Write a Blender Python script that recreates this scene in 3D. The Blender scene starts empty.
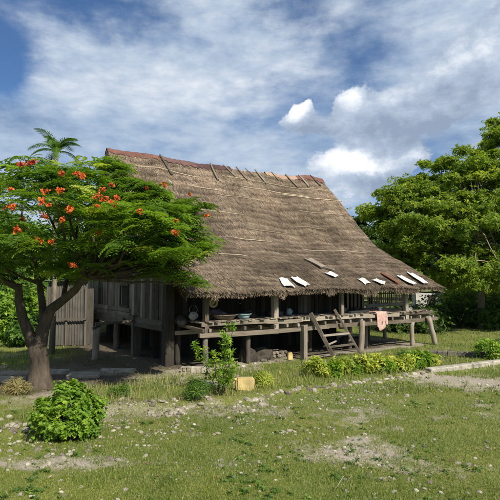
import bpy, math, random
import numpy as np
from mathutils import Matrix, Vector, noise as mnoise
SC = bpy.context.scene
COL = SC.collection
rng = np.random.default_rng(7)
random.seed(7)
R = math.radians
PI = math.pi
F = 500.0
CAMH = 3.0
PITCH = math.atan(30 / F)

def ray(px, py):
    cx = (px - 250) / F; cz = (250 - py) / F
    return (cx, math.cos(PITCH) - cz * math.sin(PITCH), math.sin(PITCH) + cz * math.cos(PITCH))
def G(px, py, z=0.0):
    r = ray(px, py); t = (z - CAMH) / r[2]
    return Vector((r[0] * t, r[1] * t, z))

# ------------------------------------------------------------------ noise
def vnoise(x, y, seed=0):
    x = np.asarray(x, float); y = np.asarray(y, float)
    xi = np.floor(x).astype(np.int64); yi = np.floor(y).astype(np.int64)
    xf = x - xi; yf = y - yi
    u = xf * xf * (3 - 2 * xf); v = yf * yf * (3 - 2 * yf)
    def h(a, b):
        n = (a * 374761393 + b * 668265263 + seed * 982451653) & 0x7fffffff
        n = ((n ^ (n >> 13)) * 1274126177) & 0x7fffffff
        return ((n ^ (n >> 16)) & 0xffff) / 65535.0
    return (h(xi, yi) * (1 - u) + h(xi + 1, yi) * u) * (1 - v) + (h(xi, yi + 1) * (1 - u) + h(xi + 1, yi + 1) * u) * v
def fbm(x, y, seed=0, o=4):
    s = 0; a = .5; t = 0
    for k in range(o):
        s = s + a * vnoise(np.asarray(x) * 2 ** k, np.asarray(y) * 2 ** k, seed + k); t += a; a *= .5
    return s / t
def sstep(a, b, x):
    t = np.clip((np.asarray(x, float) - a) / (b - a), 0, 1)
    return t * t * (3 - 2 * t)

# ------------------------------------------------------------------ materials
def newmat(name):
    m = bpy.data.materials.new(name); m.use_nodes = True
    nt = m.node_tree; b = nt.nodes['Principled BSDF']
    b.inputs['Roughness'].default_value = .85
    b.inputs['Specular IOR Level'].default_value = .25
    return m, nt, b
def N(nt, t, **kw):
    n = nt.nodes.new(t)
    for k, v in kw.items():
        if hasattr(n, k): setattr(n, k, v)
        else: n.inputs[k].default_value = v
    return n
def L(nt, a, b): nt.links.new(a, b)
def ramp(nt, fac, stops):
    r = nt.nodes.new('ShaderNodeValToRGB')
    e = r.color_ramp.elements
    while len(e) < len(stops): e.new(.5)
    for el, (p, c) in zip(e, stops):
        el.position = p; el.color = (*c, 1)
    L(nt, fac, r.inputs[0]); return r.outputs[0]
def mixc(nt, fac, a, b, mode='MIX'):
    n = nt.nodes.new('ShaderNodeMix'); n.data_type = 'RGBA'; n.blend_type = mode
    for i, v in ((0, fac), (6, a), (7, b)):
        if hasattr(v, 'is_linked'): L(nt, v, n.inputs[i])
        elif i == 0: n.inputs[0].default_value = v
        else: n.inputs[i].default_value = (*v, 1)
    return n.outputs[2]
def math_(nt, op, a, b=None, c=None, clamp=False):
    n = nt.nodes.new('ShaderNodeMath'); n.operation = op; n.use_clamp = clamp
    for i, v in enumerate((a, b, c)):
        if v is None: continue
        if hasattr(v, 'is_linked'): L(nt, v, n.inputs[i])
        else: n.inputs[i].default_value = v
    return n.outputs[0]
def attr(nt, name):
    a = nt.nodes.new('ShaderNodeAttribute'); a.attribute_name = name; return a.outputs['Fac']
def pos(nt):
    return nt.nodes.new('ShaderNodeNewGeometry').outputs['Position']
def noise(nt, vec, scale, detail=4, rough=.55, sc3=None):
    if sc3:
        m = nt.nodes.new('ShaderNodeMapping'); m.inputs['Scale'].default_value = sc3
        L(nt, vec, m.inputs[0]); vec = m.outputs[0]
    n = nt.nodes.new('ShaderNodeTexNoise'); n.inputs['Scale'].default_value = scale
    n.inputs['Detail'].default_value = detail; n.inputs['Roughness'].default_value = rough
    if vec is not None: L(nt, vec, n.inputs['Vector'])
    return n.outputs['Fac']
def bump(nt, b, h, strength=.5, dist=.02):
    n = nt.nodes.new('ShaderNodeBump'); n.inputs['Strength'].default_value = strength
    n.inputs['Distance'].default_value = dist
    L(nt, h, n.inputs['Height']); L(nt, n.outputs[0], b.inputs['Normal'])

def wood(name, c0, c1, c2):
    m, nt, b = newmat(name)
    uv = nt.nodes.new('ShaderNodeUVMap').outputs[0]
    g = noise(nt, uv, 1, 5, .65, (1.3, 26, 1))
    p = noise(nt, pos(nt), 1.7, 4)
    f = math_(nt, 'ADD', math_(nt, 'MULTIPLY', g, .55), math_(nt, 'MULTIPLY', p, .3))
    f = math_(nt, 'ADD', f, math_(nt, 'MULTIPLY', math_(nt, 'SUBTRACT', attr(nt, 'rnd'), .5), .45))
    col = ramp(nt, f, [(.22, c0), (.45, c1), (.72, c2)])
    L(nt, col, b.inputs['Base Color'])
    bump(nt, b, g, .6, .012); b.inputs['Roughness'].default_value = .9
    return m
def leafmat(name, lo, hi, tip=None, trans=.35):
    m, nt, b = newmat(name)
    r = attr(nt, 'rnd')
    st = [(.0, lo), (.8, hi)]
    if tip: st.append((1., tip))
    col = ramp(nt, r, st)
    n = noise(nt, pos(nt), .8, 3)
    col = mixc(nt, 1., col, ramp(nt, n, [(.3, (.72, .8, .75)), (.7, (1.2, 1.12, 1.0))]), 'MULTIPLY')
    L(nt, col, b.inputs['Base Color']); b.inputs['Roughness'].default_value = .55
    b.inputs['Specular IOR Level'].default_value = .35
    t = nt.nodes.new('ShaderNodeBsdfTranslucent')
    c2 = mixc(nt, 1., col, (1.35, 1.3, .5), 'MULTIPLY'); L(nt, c2, t.inputs['Color'])
    mx = nt.nodes.new('ShaderNodeMixShader'); mx.inputs[0].default_value = trans
    L(nt, b.outputs[0], mx.inputs[1]); L(nt, t.outputs[0], mx.inputs[2])
    L(nt, mx.outputs[0], nt.nodes['Material Output'].inputs['Surface'])
    return m
def plain(name, c, rough=.7, var=.25, scale=6, metal=0, spec=.25, c2=None):
    m, nt, b = newmat(name)
    n = noise(nt, pos(nt), scale, 5)
    d = c2 or tuple(x * (1 - var) for x in c)
    L(nt, ramp(nt, n, [(.35, d), (.65, c)]), b.inputs['Base Color'])
    b.inputs['Roughness'].default_value = rough; b.inputs['Metallic'].default_value = metal
    b.inputs['Specular IOR Level'].default_value = spec
    bump(nt, b, n, .25, .01)
    return m

M = {}
M['wood_grey'] = wood('weathered_grey_wood', (.08, .066, .051), (.19, .163, .13), (.36, .32, .265))
M['wood_pale'] = wood('pale_bleached_wood', (.10, .08, .06), (.23, .195, .155), (.42, .37, .30))
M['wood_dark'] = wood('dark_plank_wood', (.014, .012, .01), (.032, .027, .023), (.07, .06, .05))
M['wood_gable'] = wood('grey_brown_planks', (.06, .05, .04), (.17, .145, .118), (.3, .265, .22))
M['wood_post'] = wood('dark_post_wood', (.035, .03, .025), (.08, .07, .058), (.16, .14, .12))
M['bamboo'] = wood('dry_bamboo', (.24, .2, .14), (.4, .34, .25), (.55, .48, .36))
M['wood_red'] = wood('red_brown_wood', (.09, .04, .025), (.17, .08, .05), (.26, .14, .09))

def thatch_mat():
    m, nt, b = newmat('dry_thatch')
    tc = nt.nodes.new('ShaderNodeTexCoord').outputs['Object']
    r = attr(nt, 'rnd')
    big = noise(nt, tc, .45, 5, .6)
    mid = noise(nt, tc, 1.9, 6, .72, (.55, 1.2, 1))
    f = math_(nt, 'ADD', math_(nt, 'MULTIPLY', r, .42), math_(nt, 'MULTIPLY', mid, .55))
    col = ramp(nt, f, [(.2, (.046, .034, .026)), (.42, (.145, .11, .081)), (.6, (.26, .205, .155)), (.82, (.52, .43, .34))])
    col = mixc(nt, 1., col, ramp(nt, big, [(.3, (.62, .6, .56)), (.44, (.88, .87, .82)), (.56, (1.0, .98, .95)), (.72, (1.3, 1.22, 1.14))]), 'MULTIPLY')
    L(nt, col, b.inputs['Base Color']); b.inputs['Roughness'].default_value = .9
    bump(nt, b, mid, .6, .04)
    return m
M['thatch'] = thatch_mat()

def bark(name, a, c, s=7):
    m, nt, b = newmat(name)
    n = noise(nt, pos(nt), s, 6, .7, (1, 1, .25)); p = noise(nt, pos(nt), 1.6, 3)
    f = math_(nt, 'ADD', math_(nt, 'MULTIPLY', n, .7), math_(nt, 'MULTIPLY', p, .3))
    L(nt, ramp(nt, f, [(.35, a), (.65, c)]), b.inputs['Base Color'])
    bump(nt, b, n, .9, .05); return m
M['bark'] = bark('brown_bark', (.03, .024, .018), (.125, .1, .078))
M['bark_pale'] = bark('pale_bark', (.12, .1, .08), (.3, .26, .2))
M['leaf_flame'] = leafmat('feathery_green_leaves', (.06, .135, .018), (.2, .34, .04), (.48, .56, .12), .52)
M['leaf_big'] = leafmat('yellow_green_leaves', (.105, .18, .022), (.265, .37, .045), (.47, .54, .08), .52)
M['leaf_dark'] = leafmat('dark_green_leaves', (.03, .065, .012), (.08, .145, .024), (.15, .22, .04), .35)
M['leaf_mid'] = leafmat('mid_green_leaves', (.04, .1, .014), (.1, .2, .03), (.17, .28, .05))
M['leaf_bush'] = leafmat('bright_green_leaves', (.085, .17, .016), (.21, .36, .032), (.42, .52, .07))
M['leaf_yellow'] = leafmat('yellow_variegated_leaves', (.16, .26, .03), (.42, .46, .08), (.72, .64, .16))
M['petal'] = plain('orange_red_petals', (.74, .16, .035), .6, .5, 5)
M['petal_red'] = plain('red_petals', (.5, .06, .04), .6, .35, 9)

def grassmat(name, lo, mid, hi, dry):
    m, nt, b = newmat(name)
    r = attr(nt, 'rnd'); d = attr(nt, 'dry')
    col = ramp(nt, r, [(0, lo), (.55, mid), (1, hi)])
    n = noise(nt, pos(nt), .9, 5)
    col = mixc(nt, 1., col, ramp(nt, n, [(.3, (.75, .85, .8)), (.7, (1.25, 1.12, 1.0))]), 'MULTIPLY')
    col = mixc(nt, d, col, dry)
    L(nt, col, b.inputs['Base Color']); b.inputs['Roughness'].default_value = .6
    t = nt.nodes.new('ShaderNodeBsdfTranslucent'); L(nt, col, t.inputs['Color'])
    mx = nt.nodes.new('ShaderNodeMixShader'); mx.inputs[0].default_value = .3
    L(nt, b.outputs[0], mx.inputs[1]); L(nt, t.outputs[0], mx.inputs[2])
    L(nt, mx.outputs[0], nt.nodes['Material Output'].inputs['Surface'])
    return m
M['grass'] = grassmat('short_grass', (.06, .112, .016), (.155, .222, .034), (.29, .33, .075), (.48, .43, .2))

def groundmat():
    m, nt, b = newmat('grassy_earth')
    P = pos(nt); d = attr(nt, 'dirt')
    n1 = noise(nt, P, 2.2, 6, .65); n2 = noise(nt, P, 22, 5, .7); n3 = noise(nt, P, .5, 4)
    g = ramp(nt, n2, [(.25, (.055, .075, .018)), (.5, (.125, .145, .036)), (.75, (.25, .24, .085))])
    g = mixc(nt, 1., g, ramp(nt, n3, [(.3, (.8, .9, .8)), (.7, (1.2, 1.1, 1.0))]), 'MULTIPLY')
    s = ramp(nt, n2, [(.25, (.15, .125, .09)), (.5, (.29, .255, .2)), (.8, (.48, .44, .37))])
    f = math_(nt, 'ADD', d, math_(nt, 'MULTIPLY', math_(nt, 'SUBTRACT', n1, .5), .7))
    f = math_(nt, 'MULTIPLY', math_(nt, 'SUBTRACT', f, .3), 3.0, clamp=True)
    L(nt, mixc(nt, f, g, s), b.inputs['Base Color'])
    lit = ramp(nt, n2, [(.3, (.025, .02, .015)), (.55, (.065, .05, .035)), (.8, (.15, .115, .08))])  # dark brown for leaf litter and for the shade painted under the house
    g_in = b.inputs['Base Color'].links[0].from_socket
    L(nt, mixc(nt, attr(nt, 'litter_shade'), g_in, lit), b.inputs['Base Color'])
    b.inputs['Roughness'].default_value = .95
    bump(nt, b, n2, .8, .03); return m
M['ground'] = groundmat()

def stonemat(name, a, c, e):
    m, nt, b = newmat(name)
    oi = nt.nodes.new('ShaderNodeObjectInfo').outputs['Random']
    n = noise(nt, pos(nt), 9, 6, .65)
    col = ramp(nt, n, [(.3, a), (.5, c), (.72, e)])
    col = mixc(nt, 1., col, ramp(nt, oi, [(0, (.34, .32, .29)), (.5, (.72, .7, .66)), (1, (1.12, 1.11, 1.09))]), 'MULTIPLY')
    L(nt, col, b.inputs['Base Color']); bump(nt, b, n, .8, .02)
    b.inputs['Roughness'].default_value = .95; return m
M['stone'] = stonemat('pale_limestone', (.16, .145, .115), (.33, .305, .255), (.5, .465, .4))
M['stone_dark'] = stonemat('dark_rock', (.06, .055, .05), (.13, .12, .105), (.22, .2, .18))
M['concrete'] = plain('old_concrete', (.42, .39, .33), .95, .4, 5, c2=(.22, .2, .165))
M['zinc'] = plain('white_zinc_sheet', (.62, .63, .64), .6, .3, 5, .0, .3, c2=(.4, .38, .35))
def rustmat():
    m, nt, b = newmat('rusty_ridge_metal')
    tc = nt.nodes.new('ShaderNodeTexCoord').outputs['Object']
    n = noise(nt, tc, 1.1, 6, .7); n2 = noise(nt, tc, 9, 4)
    f = math_(nt, 'ADD', math_(nt, 'MULTIPLY', n, .75), math_(nt, 'MULTIPLY', n2, .25))
    L(nt, ramp(nt, f, [(.33, (.06, .035, .035)), (.47, (.13, .06, .045)), (.6, (.2, .095, .065)), (.75, (.3, .22, .17))]), b.inputs['Base Color'])
    b.inputs['Roughness'].default_value = .75; bump(nt, b, n2, .3, .01); return m
M['rust'] = rustmat()
M['rust_dark'] = wood('dark_weathered_sheet', (.03, .018, .022), (.065, .035, .036), (.14, .08, .07))
M['rust_pale'] = wood('pale_rust_sheet', (.14, .075, .05), (.26, .16, .11), (.4, .3, .23))
M['shed_metal'] = plain('grey_corrugated_metal', (.12, .112, .098), .6, .35, 2.2, .2, .4)
M['white_wall'] = plain('whitewashed_wall', (.6, .6, .58), .9, .3, 1.5)
M['white_cloth'] = plain('white_plastic', (.72, .72, .7), .6, .2, 5)
M['grey_cloth'] = plain('greyed_plastic', (.38, .38, .37), .7, .4, 12)
M['leaf_dry'] = leafmat('dry_straw_leaves', (.2, .17, .07), (.4, .34, .16))
M['pink'] = plain('faded_pink_cloth', (.55, .38, .34), .95, .35, 14, c2=(.42, .26, .23))
M['yellow'] = plain('yellow_plastic', (.56, .44, .2), .8, .3, 4, spec=.15, c2=(.36, .28, .13))
M['teal'] = plain('pale_blue_plastic', (.27, .4, .42), .45, .2, 5, spec=.5)
M['brown_plastic'] = plain('dusty_brown_bowl', (.24, .19, .14), .6, .3, 6)
M['straw'] = plain('woven_straw', (.5, .4, .22), .9, .4, 30)
M['dark_cloth'] = plain('dark_mixed_cloth', (.075, .062, .05), .95, .5, 8)
M['bucket'] = plain('faded_red_plastic', (.45, .16, .14), .6, .25, 5)
M['mauve'] = plain('mauve_cloth', (.16, .12, .14), .95, .5, 8)

# ------------------------------------------------------------------ mesh building
def tag(o, label=None, cat=None, group=None, kind=None):
    if label: o['label'] = label
    if cat: o['category'] = cat
    if group: o['group'] = group
    if kind: o['kind'] = kind
    return o
def link(o, parent=None):
    COL.objects.link(o)
    if parent is not None: o.parent = parent
    return o
def empty(name, loc=(0, 0, 0), rz=0, label=None, cat=None, group=None):
    o = bpy.data.objects.new(name, None); o.location = loc; o.rotation_euler = (0, 0, rz)
    o.empty_display_size = .2
    link(o); return tag(o, label, cat, group)
def np_mesh(name, V, Fq, mat, parent=None, rnd=None, extra=None, smooth=False, loc=None):
    """V (n,3), Fq (m,k) all faces with k corners; rnd per vertex"""
    V = np.asarray(V, np.float32); Fq = np.asarray(Fq, np.int32); m, k = Fq.shape
    me = bpy.data.meshes.new(name)
    me.vertices.add(len(V)); me.vertices.foreach_set('co', V.ravel())
    me.loops.add(m * k); me.loops.foreach_set('vertex_index', Fq.ravel())
    me.polygons.add(m)
    me.polygons.foreach_set('loop_start', np.arange(0, m * k, k, dtype=np.int32))
    me.polygons.foreach_set('loop_total', np.full(m, k, np.int32))
    me.polygons.foreach_set('use_smooth', np.full(m, smooth))
    if rnd is not None:
        a = me.attributes.new('rnd', 'FLOAT', 'POINT'); a.data.foreach_set('value', np.asarray(rnd, np.float32))
    for kk, vv in (extra or {}).items():
        a = me.attributes.new(kk, 'FLOAT', 'POINT'); a.data.foreach_set('value', np.asarray(vv, np.float32))
    me.update(calc_edges=True); me.validate()
    me.materials.append(mat)
    o = bpy.data.objects.new(name, me)
    if loc is not None: o.location = loc
    return link(o, parent)
JIT = .16
class MB:
    def __init__(s): s.v = []; s.f = []; s.r = []; s.uv = []; s.sm = []
    def add(s, vs, fs, uvs, rnd=None, sm=False):
        o = len(s.v); rnd = random.random() if rnd is None else rnd
        s.v += [tuple(v) for v in vs]; s.r += [rnd] * len(vs)
        for f, u in zip(fs, uvs):
            s.f.append([o + i for i in f]); s.uv.append(u); s.sm.append(sm)
    def beam(s, p0, p1, w, h, up=(0, 0, 1), rnd=None, taper=1.0, bow=0):
        p0 = Vector(p0); p1 = Vector(p1); d = p1 - p0; Ln = d.length; d = d / Ln
        up = Vector(up)
        if abs(d.dot(up)) > .97: up = Vector((0, 1, 0)) if abs(d.y) < .9 else Vector((1, 0, 0))
        sx = d.cross(up).normalized(); sz = sx.cross(d).normalized()
        n = 1 if not bow else 4
        ou = random.random() * 9; rings = []
        vs = []
        for i in range(n + 1):
            t = i / n; k = 1 + (taper - 1) * t
            c = p0 + d * Ln * t + sz * bow * math.sin(PI * t)
            for a, b in ((-1, -1), (1, -1), (1, 1), (-1, 1)):
                vs.append(c + sx * (a * .5 + (random.random() - .5) * JIT) * w * k + sz * (b * .5 + (random.random() - .5) * JIT) * h * k)
        fs = []; uvs = []
        for i in range(n):
            b = i * 4
            for q in range(4):
                q2 = (q + 1) % 4
                fs.append((b + q, b + q2, b + 4 + q2, b + 4 + q))
                u0 = ou + Ln * i / n; u1 = ou + Ln * (i + 1) / n; v0 = q * .37; v1 = v0 + (w if q % 2 == 0 else h)
                uvs.append([(u0, v0), (u0, v1), (u1, v1), (u1, v0)])
        fs += [(3, 2, 1, 0), (n * 4, n * 4 + 1, n * 4 + 2, n * 4 + 3)]
        uvs += [[(0, 0), (0, .1), (.1, .1), (.1, 0)]] * 2
        s.add(vs, fs, uvs, rnd)
    def tube(s, pts, rad, n=8, rnd=None, cap=True, lump=0):
        pts = [Vector(p) for p in pts]
        if not hasattr(rad, '__len__'): rad = [rad] * len(pts)
        vs = []; prev = None; ln = 0; lens = []
        for i, p in enumerate(pts):
            d = (pts[min(i + 1, len(pts) - 1)] - pts[max(i - 1, 0)]).normalized()
            a = prev or (Vector((1, 0, 0)) if abs(d.x) < .8 else Vector((0, 1, 0)))
            a = (a - d * a.dot(d)).normalized(); b = d.cross(a); prev = a
            if i: ln += (pts[i] - pts[i - 1]).length
            lens.append(ln)
            for k in range(n):
                t = 2 * PI * k / n
                rr = rad[i] * (1 + lump * (mnoise.noise(p * 2.3 + Vector((math.cos(t), math.sin(t), 0)) * 1.3)))
                vs.append(p + (a * math.cos(t) + b * math.sin(t)) * rr)
        fs = []; uvs = []
        for i in range(len(pts) - 1):
            for k in range(n):
                k2 = (k + 1) % n; A = i * n
                fs.append((A + k, A + k2, A + n + k2, A + n + k))
                uvs.append([(lens[i], k * .06), (lens[i], k * .06 + .06), (lens[i + 1], k * .06 + .06), (lens[i + 1], k * .06)])
        s.add(vs, fs, uvs, rnd, True)
        if cap:
            for ring in (list(range(n))[::-1], [(len(pts) - 1) * n + k for k in range(n)]):
                o = len(s.v) - len(vs)
                s.f.append([o + i for i in ring]); s.uv.append([(0, 0)] * n); s.sm.append(False)
    def lathe(s, prof, n=20, c=(0, 0, 0), rnd=None, sq=(1, 1)):
        vs = []; m = len(prof)
        for r, z in prof:
            for k in range(n):
                t = 2 * PI * k / n
                vs.append((c[0] + r * math.cos(t) * sq[0], c[1] + r * math.sin(t) * sq[1], c[2] + z))
        fs = [(i * n + k, i * n + (k + 1) % n, (i + 1) * n + (k + 1) % n, (i + 1) * n + k) for i in range(m - 1) for k in range(n)]
        s.add(vs, fs, [[(0, 0)] * 4] * len(fs), rnd, True)
    def grid(s, fn, nu, nv, rnd=None, sm=True):
        vs = [fn(i / nu, j / nv) for j in range(nv + 1) for i in range(nu + 1)]
        fs = []; uvs = []
        for j in range(nv):
            for i in range(nu):
                a = j * (nu + 1) + i
                fs.append((a, a + 1, a + nu + 2, a + nu + 1)); uvs.append([(i / nu, j / nv)] * 4)
        s.add(vs, fs, uvs, rnd, sm)
    def build(s, name, mat, parent=None, loc=None):
        me = bpy.data.meshes.new(name); me.from_pydata(s.v, [], s.f)
        a = me.attributes.new('rnd', 'FLOAT', 'POINT'); a.data.foreach_set('value', s.r)
        u = me.uv_layers.new(name='UVMap'); flat = [c for f in s.uv for p in f for c in p]
        u.data.foreach_set('uv', flat); me.polygons.foreach_set('use_smooth', s.sm)
        me.materials.append(mat); me.update()
        o = bpy.data.objects.new(name, me)
        if loc is not None: o.location = loc
        return link(o, parent)
def one(name, mat, fn, parent=None, loc=None):
    m = MB(); fn(m); return m.build(name, mat, parent, loc)
def beam_part(name, mat, parent, *a, **k):
    m = MB(); m.beam(*a, **k); return m.build(name, mat, parent)

# vectorised instancing of a small template
def frames(nrm, spin):
    n = nrm / np.linalg.norm(nrm, axis=1, keepdims=True)
    a = np.where(np.abs(n[:, 2:3]) < .9, np.array([[0, 0, 1.]]), np.array([[1., 0, 0]]))
    x = np.cross(a, n); x /= np.linalg.norm(x, axis=1, keepdims=True); y = np.cross(n, x)
    c = np.cos(spin)[:, None]; s_ = np.sin(spin)[:, None]
    X = x * c + y * s_; Y = -x * s_ + y * c
    return np.stack([X, Y, n], axis=2)
def inst(TV, TF, P, Rm, S, rnd):
    n = len(P); k = len(TV)
    V = np.einsum('nij,kj->nki', Rm, TV) * np.asarray(S).reshape(n, 1, 1) + P[:, None, :]
    Fq = (TF[None, :, :] + (np.arange(n) * k)[:, None, None]).reshape(-1, TF.shape[1])
    return V.reshape(-1, 3), Fq, np.repeat(rnd, k)
def leaf_rosette(n, length, width, lift=.35, droop=.3, seed=0):
    r = np.random.default_rng(seed); V = []; Fq = []
    for i in range(n):
        a = 2 * PI * i / n + r.uniform(-.3, .3); e = lift + r.uniform(-.35, .35); l = length * r.uniform(.75, 1.15)
        d = np.array([math.cos(a) * math.cos(e), math.sin(a) * math.cos(e), math.sin(e)])
        sd = np.array([-math.sin(a), math.cos(a), 0]); dn = np.array([0, 0, -1.])
        o = len(V); tw = dn * width * .25
        V += [d * l * .08, d * l * .5 + sd * width * .5 - tw, d * l + dn * droop * l, d * l * .5 - sd * width * .5 + tw]
        Fq.append((o, o + 1, o + 2, o + 3))
    return np.array(V), np.array(Fq)
def frond(length=.36, pairs=7, pin=.125, w=.05, droop=.3):
    V = []; Fq = []
    for i in range(pairs):
        t = (i + .6) / pairs; x = t * length; z = .1 * length * math.sin(t * PI) - droop * length * t * t
        pl = pin * math.sin(PI * (.18 + .74 * t)) + .02
        for s in (-1, 1):
            o = len(V); fx = .35
            V += [(x, 0, z), (x + fx * pl * .5 + w * .5, s * pl * .55, z - .01), (x + fx * pl, s * pl, z - .03), (x + fx * pl * .5 - w * .5, s * pl * .5, z - .01)]
            Fq.append((o, o + 1, o + 2, o + 3))
    return np.array(V), np.array(Fq)
def frond_rosette(seed, n=7):
    r = np.random.default_rng(seed); tv, tf = frond(); V = []; Fq = []
    for i in range(n):
        a = 2 * PI * i / n + r.uniform(-.35, .35); e = r.uniform(-.15, .45); s = r.uniform(.75, 1.15)
        Ry = np.array([[math.cos(e), 0, -math.sin(e)], [0, 1, 0], [math.sin(e), 0, math.cos(e)]])
        Rz = np.array([[math.cos(a), -math.sin(a), 0], [math.sin(a), math.cos(a), 0], [0, 0, 1]])
        Fq.append(tf + len(V) * 0 + sum(len(q) for q in V)); V.append((tv * s) @ (Rz @ Ry).T)
    return np.concatenate(V), np.concatenate(Fq)

# ------------------------------------------------------------------ ground
EDGE = [G(-60, 452), G(15, 428), G(110, 405), G(170, 401), G(230, 396), G(300, 387), G(350, 381), G(400, 374), G(430, 370.5), G(500, 362), G(640, 352)]
EX = np.array([p.x for p in EDGE]); EY = np.array([p.y for p in EDGE])
def edge_y(x): return np.interp(x, EX, EY)
def gz(x, y):
    x = np.asarray(x, float); y = np.asarray(y, float)
    e = edge_y(x); near = sstep(-.35, .05, y - e)
    z = -.13 * (1 - near)
    fade = 1 - sstep(60, 140, np.hypot(x, y))
    return z + ((fbm(x * .45, y * .45, 5) - .5) * .14 + (fbm(x * 3, y * 3, 9, 3) - .5) * .035) * fade
def patch(x, y, px, py, rx, ry, rot=0):
    c = G(px, py); dx = x - c.x; dy = y - c.y; a = math.cos(rot); b = math.sin(rot)
    u = dx * a + dy * b; v = -dx * b + dy * a
    return np.exp(-((u / rx) ** 2 + (v / ry) ** 2) * 1.2)
def dirt(x, y):
    x = np.asarray(x, float); y = np.asarray(y, float)
    d = .62 * patch(x, y, 372, 450, 1.1, .6) + .4 * patch(x, y, 455, 462, 1.2, .3) + .5 * patch(x, y, 330, 440, .9, .5)
    d = d + .75 * patch(x, y, 478, 380, 2.2, 1.3, -.35) + .6 * patch(x, y, 445, 376, 1.0, .5)
    d = d + .45 * patch(x, y, 60, 455, 3.2, .35) + .4 * patch(x, y, 215, 405, 3.5, .8, .1)
    d = d + .5 * patch(x, y, 60, 400, 2.4, 1.0) + .75 * patch(x, y, 60, 376, 5, 2.2)
    # bare earth under and along the house
    hx = x + 2.9; hy = y - 17.7; ca, sa = math.cos(R(34)), math.sin(R(34))
    u = hx * ca + hy * sa; v = -hx * sa + hy * ca
    inside = sstep(-1.9, -1.0, v) * (1 - sstep(13, 14, v)) * sstep(-1.5, -.3, u) * (1 - sstep(11.5, 13.3, u))
    d = d + inside
    d = d + .3 * sstep(.5, .72, fbm(x * .8, y * .8, 31)) + .25 * sstep(.55, .7, fbm(x * 2.7, y * 2.7, 77))
    return np.clip(d, 0, 1.2)
def litter_shade(x, y):  # leaf litter round the flame tree, plus shade painted dark under the house
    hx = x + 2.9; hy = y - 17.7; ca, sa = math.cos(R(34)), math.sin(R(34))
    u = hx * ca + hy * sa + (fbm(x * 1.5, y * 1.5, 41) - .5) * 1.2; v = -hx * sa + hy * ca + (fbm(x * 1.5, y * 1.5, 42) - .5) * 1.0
    a = sstep(-1.2, -.6, v) * (1 - sstep(12.5, 13.5, v)) * sstep(-2.6, -1.2, u) * (1 - sstep(11.3, 12.6, u))  # house footprint: soil colour darkened to stand in for shade
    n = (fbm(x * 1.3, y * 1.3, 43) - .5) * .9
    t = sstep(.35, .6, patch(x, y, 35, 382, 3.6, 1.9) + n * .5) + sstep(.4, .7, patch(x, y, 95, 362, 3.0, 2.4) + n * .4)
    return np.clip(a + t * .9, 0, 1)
def axis(lo, hi, c0, c1, step, grow=1.18):
    a = list(np.arange(c0, c1 + 1e-6, step)); s = step; p = c1
    while p < hi: s *= grow; p += s; a.append(p)
    s = step; p = c0
    while p > lo: s *= grow; p -= s; a.insert(0, p)
    return np.array(a)
gx = axis(-2500, 2500, -13, 13, .12); gy = axis(-2500, 2500, 4, 26, .12)
X, Y = np.meshgrid(gx, gy); nx = len(gx)
Vg = np.stack([X.ravel(), Y.ravel(), gz(X, Y).ravel()], 1)
ii = (np.arange(len(gy) - 1)[:, None] * nx + np.arange(nx - 1)[None, :]).ravel()
Fg = np.stack([ii, ii + 1, ii + nx + 1, ii + nx], 1)
gobj = np_mesh('ground', Vg, Fg, M['ground'], extra={'dirt': dirt(X, Y).ravel(), 'litter_shade': .85 * litter_shade(X, Y).ravel()}, smooth=True)
tag(gobj, kind='structure')

# grass: short blades, density falls with distance
def blades(n, ymin, ymax, hmin, hmax, wid, seed, xs=.72, dirtmax=1.0, dryb=0.0, only=None, lean=.5):
    r = np.random.default_rng(seed)
    inv = r.uniform(1 / ymax, 1 / ymin, n); y = 1 / inv
    x = r.uniform(-1, 1, n) * (y * xs + 1.0)
    x += r.normal(0, .02, n)
    d = dirt(x, y) + (fbm(x * 5, y * 5, 12, 2) - .5) * 1.3
    keep = d + 1.0 * litter_shade(x, y) < .45 * dirtmax + r.uniform(0, .35, n)
    if only is not None: keep &= only(x, y, r)
    x = x[keep]; y = y[keep]; n = len(x); d = d[keep]
    h = r.uniform(hmin, hmax, n) * (.55 + .9 * fbm(x * 1.3, y * 1.3, 3, 2)); w = wid * (.7 + .3 * y / 8) * r.uniform(.7, 1.3, n)
    a = r.uniform(0, 2 * PI, n); b = r.uniform(0, 2 * PI, n); ln = r.uniform(.1, lean, n) * h * 1.3
    z = gz(x, y) - .004
    P = np.stack([x, y, z], 1); s = np.stack([np.cos(a), np.sin(a), 0 * a], 1) * w[:, None] * .5
    le = np.stack([np.cos(b), np.sin(b), 0 * b], 1)
    up = np.zeros((n, 3)); up[:, 2] = h
    V = np.stack([P - s, P + s, P + up * .6 + le * ln[:, None] * .35 + s * .7, P + up * .6 + le * ln[:, None] * .35 - s * .7, P + up + le * ln[:, None]], 1).reshape(-1, 3)
    k = np.arange(n) * 5
    Fq = np.concatenate([np.stack([k, k + 1, k + 2, k + 3], 1)])
    Ft = np.stack([k + 3, k + 2, k + 4, k + 4], 1)
    rr = np.clip(r.normal(.45, .22, n) + (fbm(x * .7, y * .7, 51) - .5) * .6, 0, 1)
    dr = np.clip((r.uniform(0, 1, n) < (.10 + dryb + .35 * np.clip(d, 0, 1))) * r.uniform(.3, 1, n) , 0, 1)
    return V, Fq, Ft, np.repeat(rr, 5), np.repeat(dr, 5)
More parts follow.
